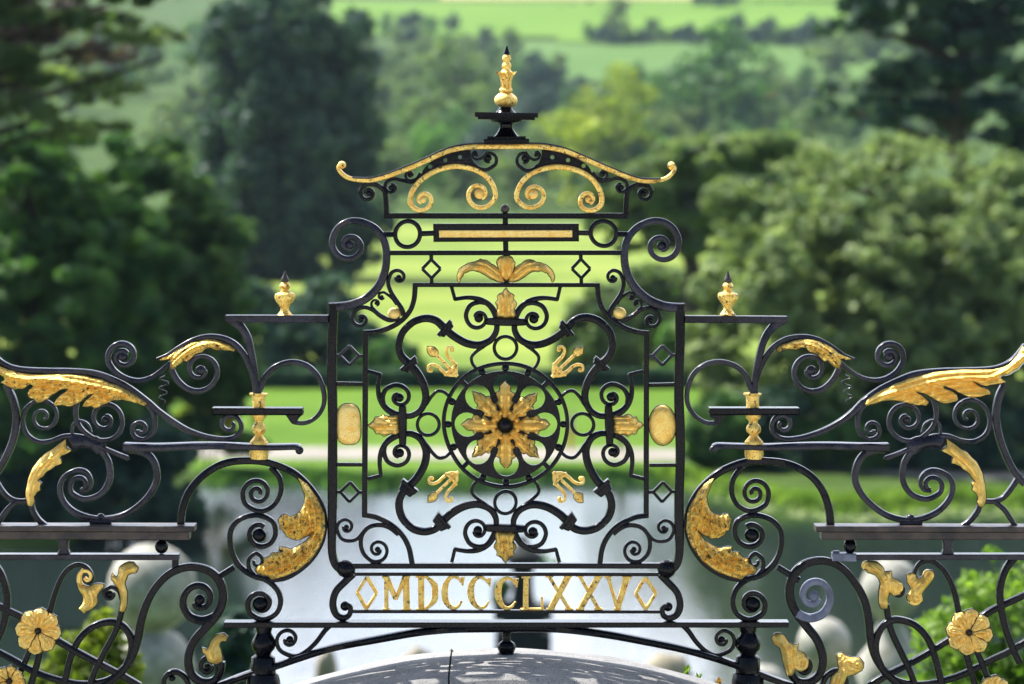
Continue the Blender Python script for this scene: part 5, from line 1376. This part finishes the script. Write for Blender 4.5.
# ------------------------------------------------------------------ air, sky, sun, camera
vs = [(x, y, z) for z in (-3.5, 262) for y in (-45, 3060) for x in (-1560, 1560)]
m, nt, N, L, B = new_mat('air')
N.remove(B)
pv = N.new('ShaderNodeVolumePrincipled'); pv.inputs['Color'].default_value = (0.66, 0.84, 1.0, 1); pv.inputs['Density'].default_value = 0.00005; pv.inputs['Anisotropy'].default_value = 0.3
L.new(pv.outputs[0], [x for x in N if x.type == 'OUTPUT_MATERIAL'][0].inputs['Volume'])
hz = link_mesh('haze', vs, [(0, 2, 3, 1), (4, 5, 7, 6), (0, 1, 5, 4), (2, 6, 7, 3), (0, 4, 6, 2), (1, 3, 7, 5)], m); hz['kind'] = 'stuff'

w = bpy.data.worlds.new('World'); SC.world = w; w.use_nodes = True
bg = w.node_tree.nodes['Background']
sky = w.node_tree.nodes.new('ShaderNodeTexSky'); sky.sky_type = 'NISHITA'; sky.sun_disc = False
sky.sun_elevation = math.radians(SUN_EL); sky.sun_rotation = math.radians(SUN_AZ); sky.dust_density = 1.0; sky.air_density = 1.0
wt = w.node_tree; wn = wt.nodes
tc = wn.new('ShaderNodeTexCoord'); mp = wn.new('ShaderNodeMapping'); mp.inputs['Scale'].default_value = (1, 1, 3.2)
cl = wn.new('ShaderNodeTexNoise'); cl.inputs['Scale'].default_value = 2.6; cl.inputs['Detail'].default_value = 7; cl.inputs['Roughness'].default_value = 0.6  # unseen cloud bank, added beyond the lake to brighten its reflection
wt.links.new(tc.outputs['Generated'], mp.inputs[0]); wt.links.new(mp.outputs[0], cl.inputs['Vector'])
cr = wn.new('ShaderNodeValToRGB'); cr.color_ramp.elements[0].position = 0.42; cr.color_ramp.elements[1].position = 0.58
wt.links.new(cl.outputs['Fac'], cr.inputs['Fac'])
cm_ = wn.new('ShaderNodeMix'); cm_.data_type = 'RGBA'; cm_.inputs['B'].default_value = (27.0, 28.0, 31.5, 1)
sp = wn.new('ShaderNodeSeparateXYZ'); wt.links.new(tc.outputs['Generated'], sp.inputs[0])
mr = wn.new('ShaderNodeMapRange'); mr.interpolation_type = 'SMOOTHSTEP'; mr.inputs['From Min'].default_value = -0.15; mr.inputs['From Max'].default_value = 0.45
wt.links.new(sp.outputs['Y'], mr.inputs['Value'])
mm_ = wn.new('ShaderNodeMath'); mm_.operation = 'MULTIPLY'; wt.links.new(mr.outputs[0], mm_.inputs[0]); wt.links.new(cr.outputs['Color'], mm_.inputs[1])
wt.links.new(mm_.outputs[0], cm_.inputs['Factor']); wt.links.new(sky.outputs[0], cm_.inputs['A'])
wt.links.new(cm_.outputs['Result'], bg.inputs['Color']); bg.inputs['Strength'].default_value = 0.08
ld = bpy.data.lights.new('sun', 'SUN'); ld.energy = 5.0; ld.angle = math.radians(0.5); ld.color = (1, 0.96, 0.90)
lo = bpy.data.objects.new('sun', ld); COL.objects.link(lo)
e, a = math.radians(SUN_EL), math.radians(SUN_AZ)
dirv = Vector((math.sin(a) * math.cos(e), math.cos(a) * math.cos(e), math.sin(e)))
lo.rotation_euler = dirv.to_track_quat('Z', 'Y').to_euler(); lo.location = (0, 0, 40)

cd = bpy.data.cameras.new('camera'); cam = bpy.data.objects.new('camera', cd); COL.objects.link(cam)
cam.location = (0, 0, EYE); cam.rotation_euler = (math.radians(90), 0, 0)
cd.sensor_width = 36; cd.lens = 36 * F / 1024; cd.shift_y = -(342 - HZ) / 1024
cd.clip_start = 0.5; cd.clip_end = 6000
cd.dof.use_dof = True; cd.dof.focus_distance = GD; cd.dof.aperture_fstop = 3.3
SC.camera = cam
vs_ = SC.view_settings; vs_.view_transform = 'Standard'; vs_.look = 'None'; vs_.exposure = 1.05; vs_.gamma = 1; vs_.use_curve_mapping = False
SC.cycles.max_bounces = 6; SC.cycles.volume_bounces = 0
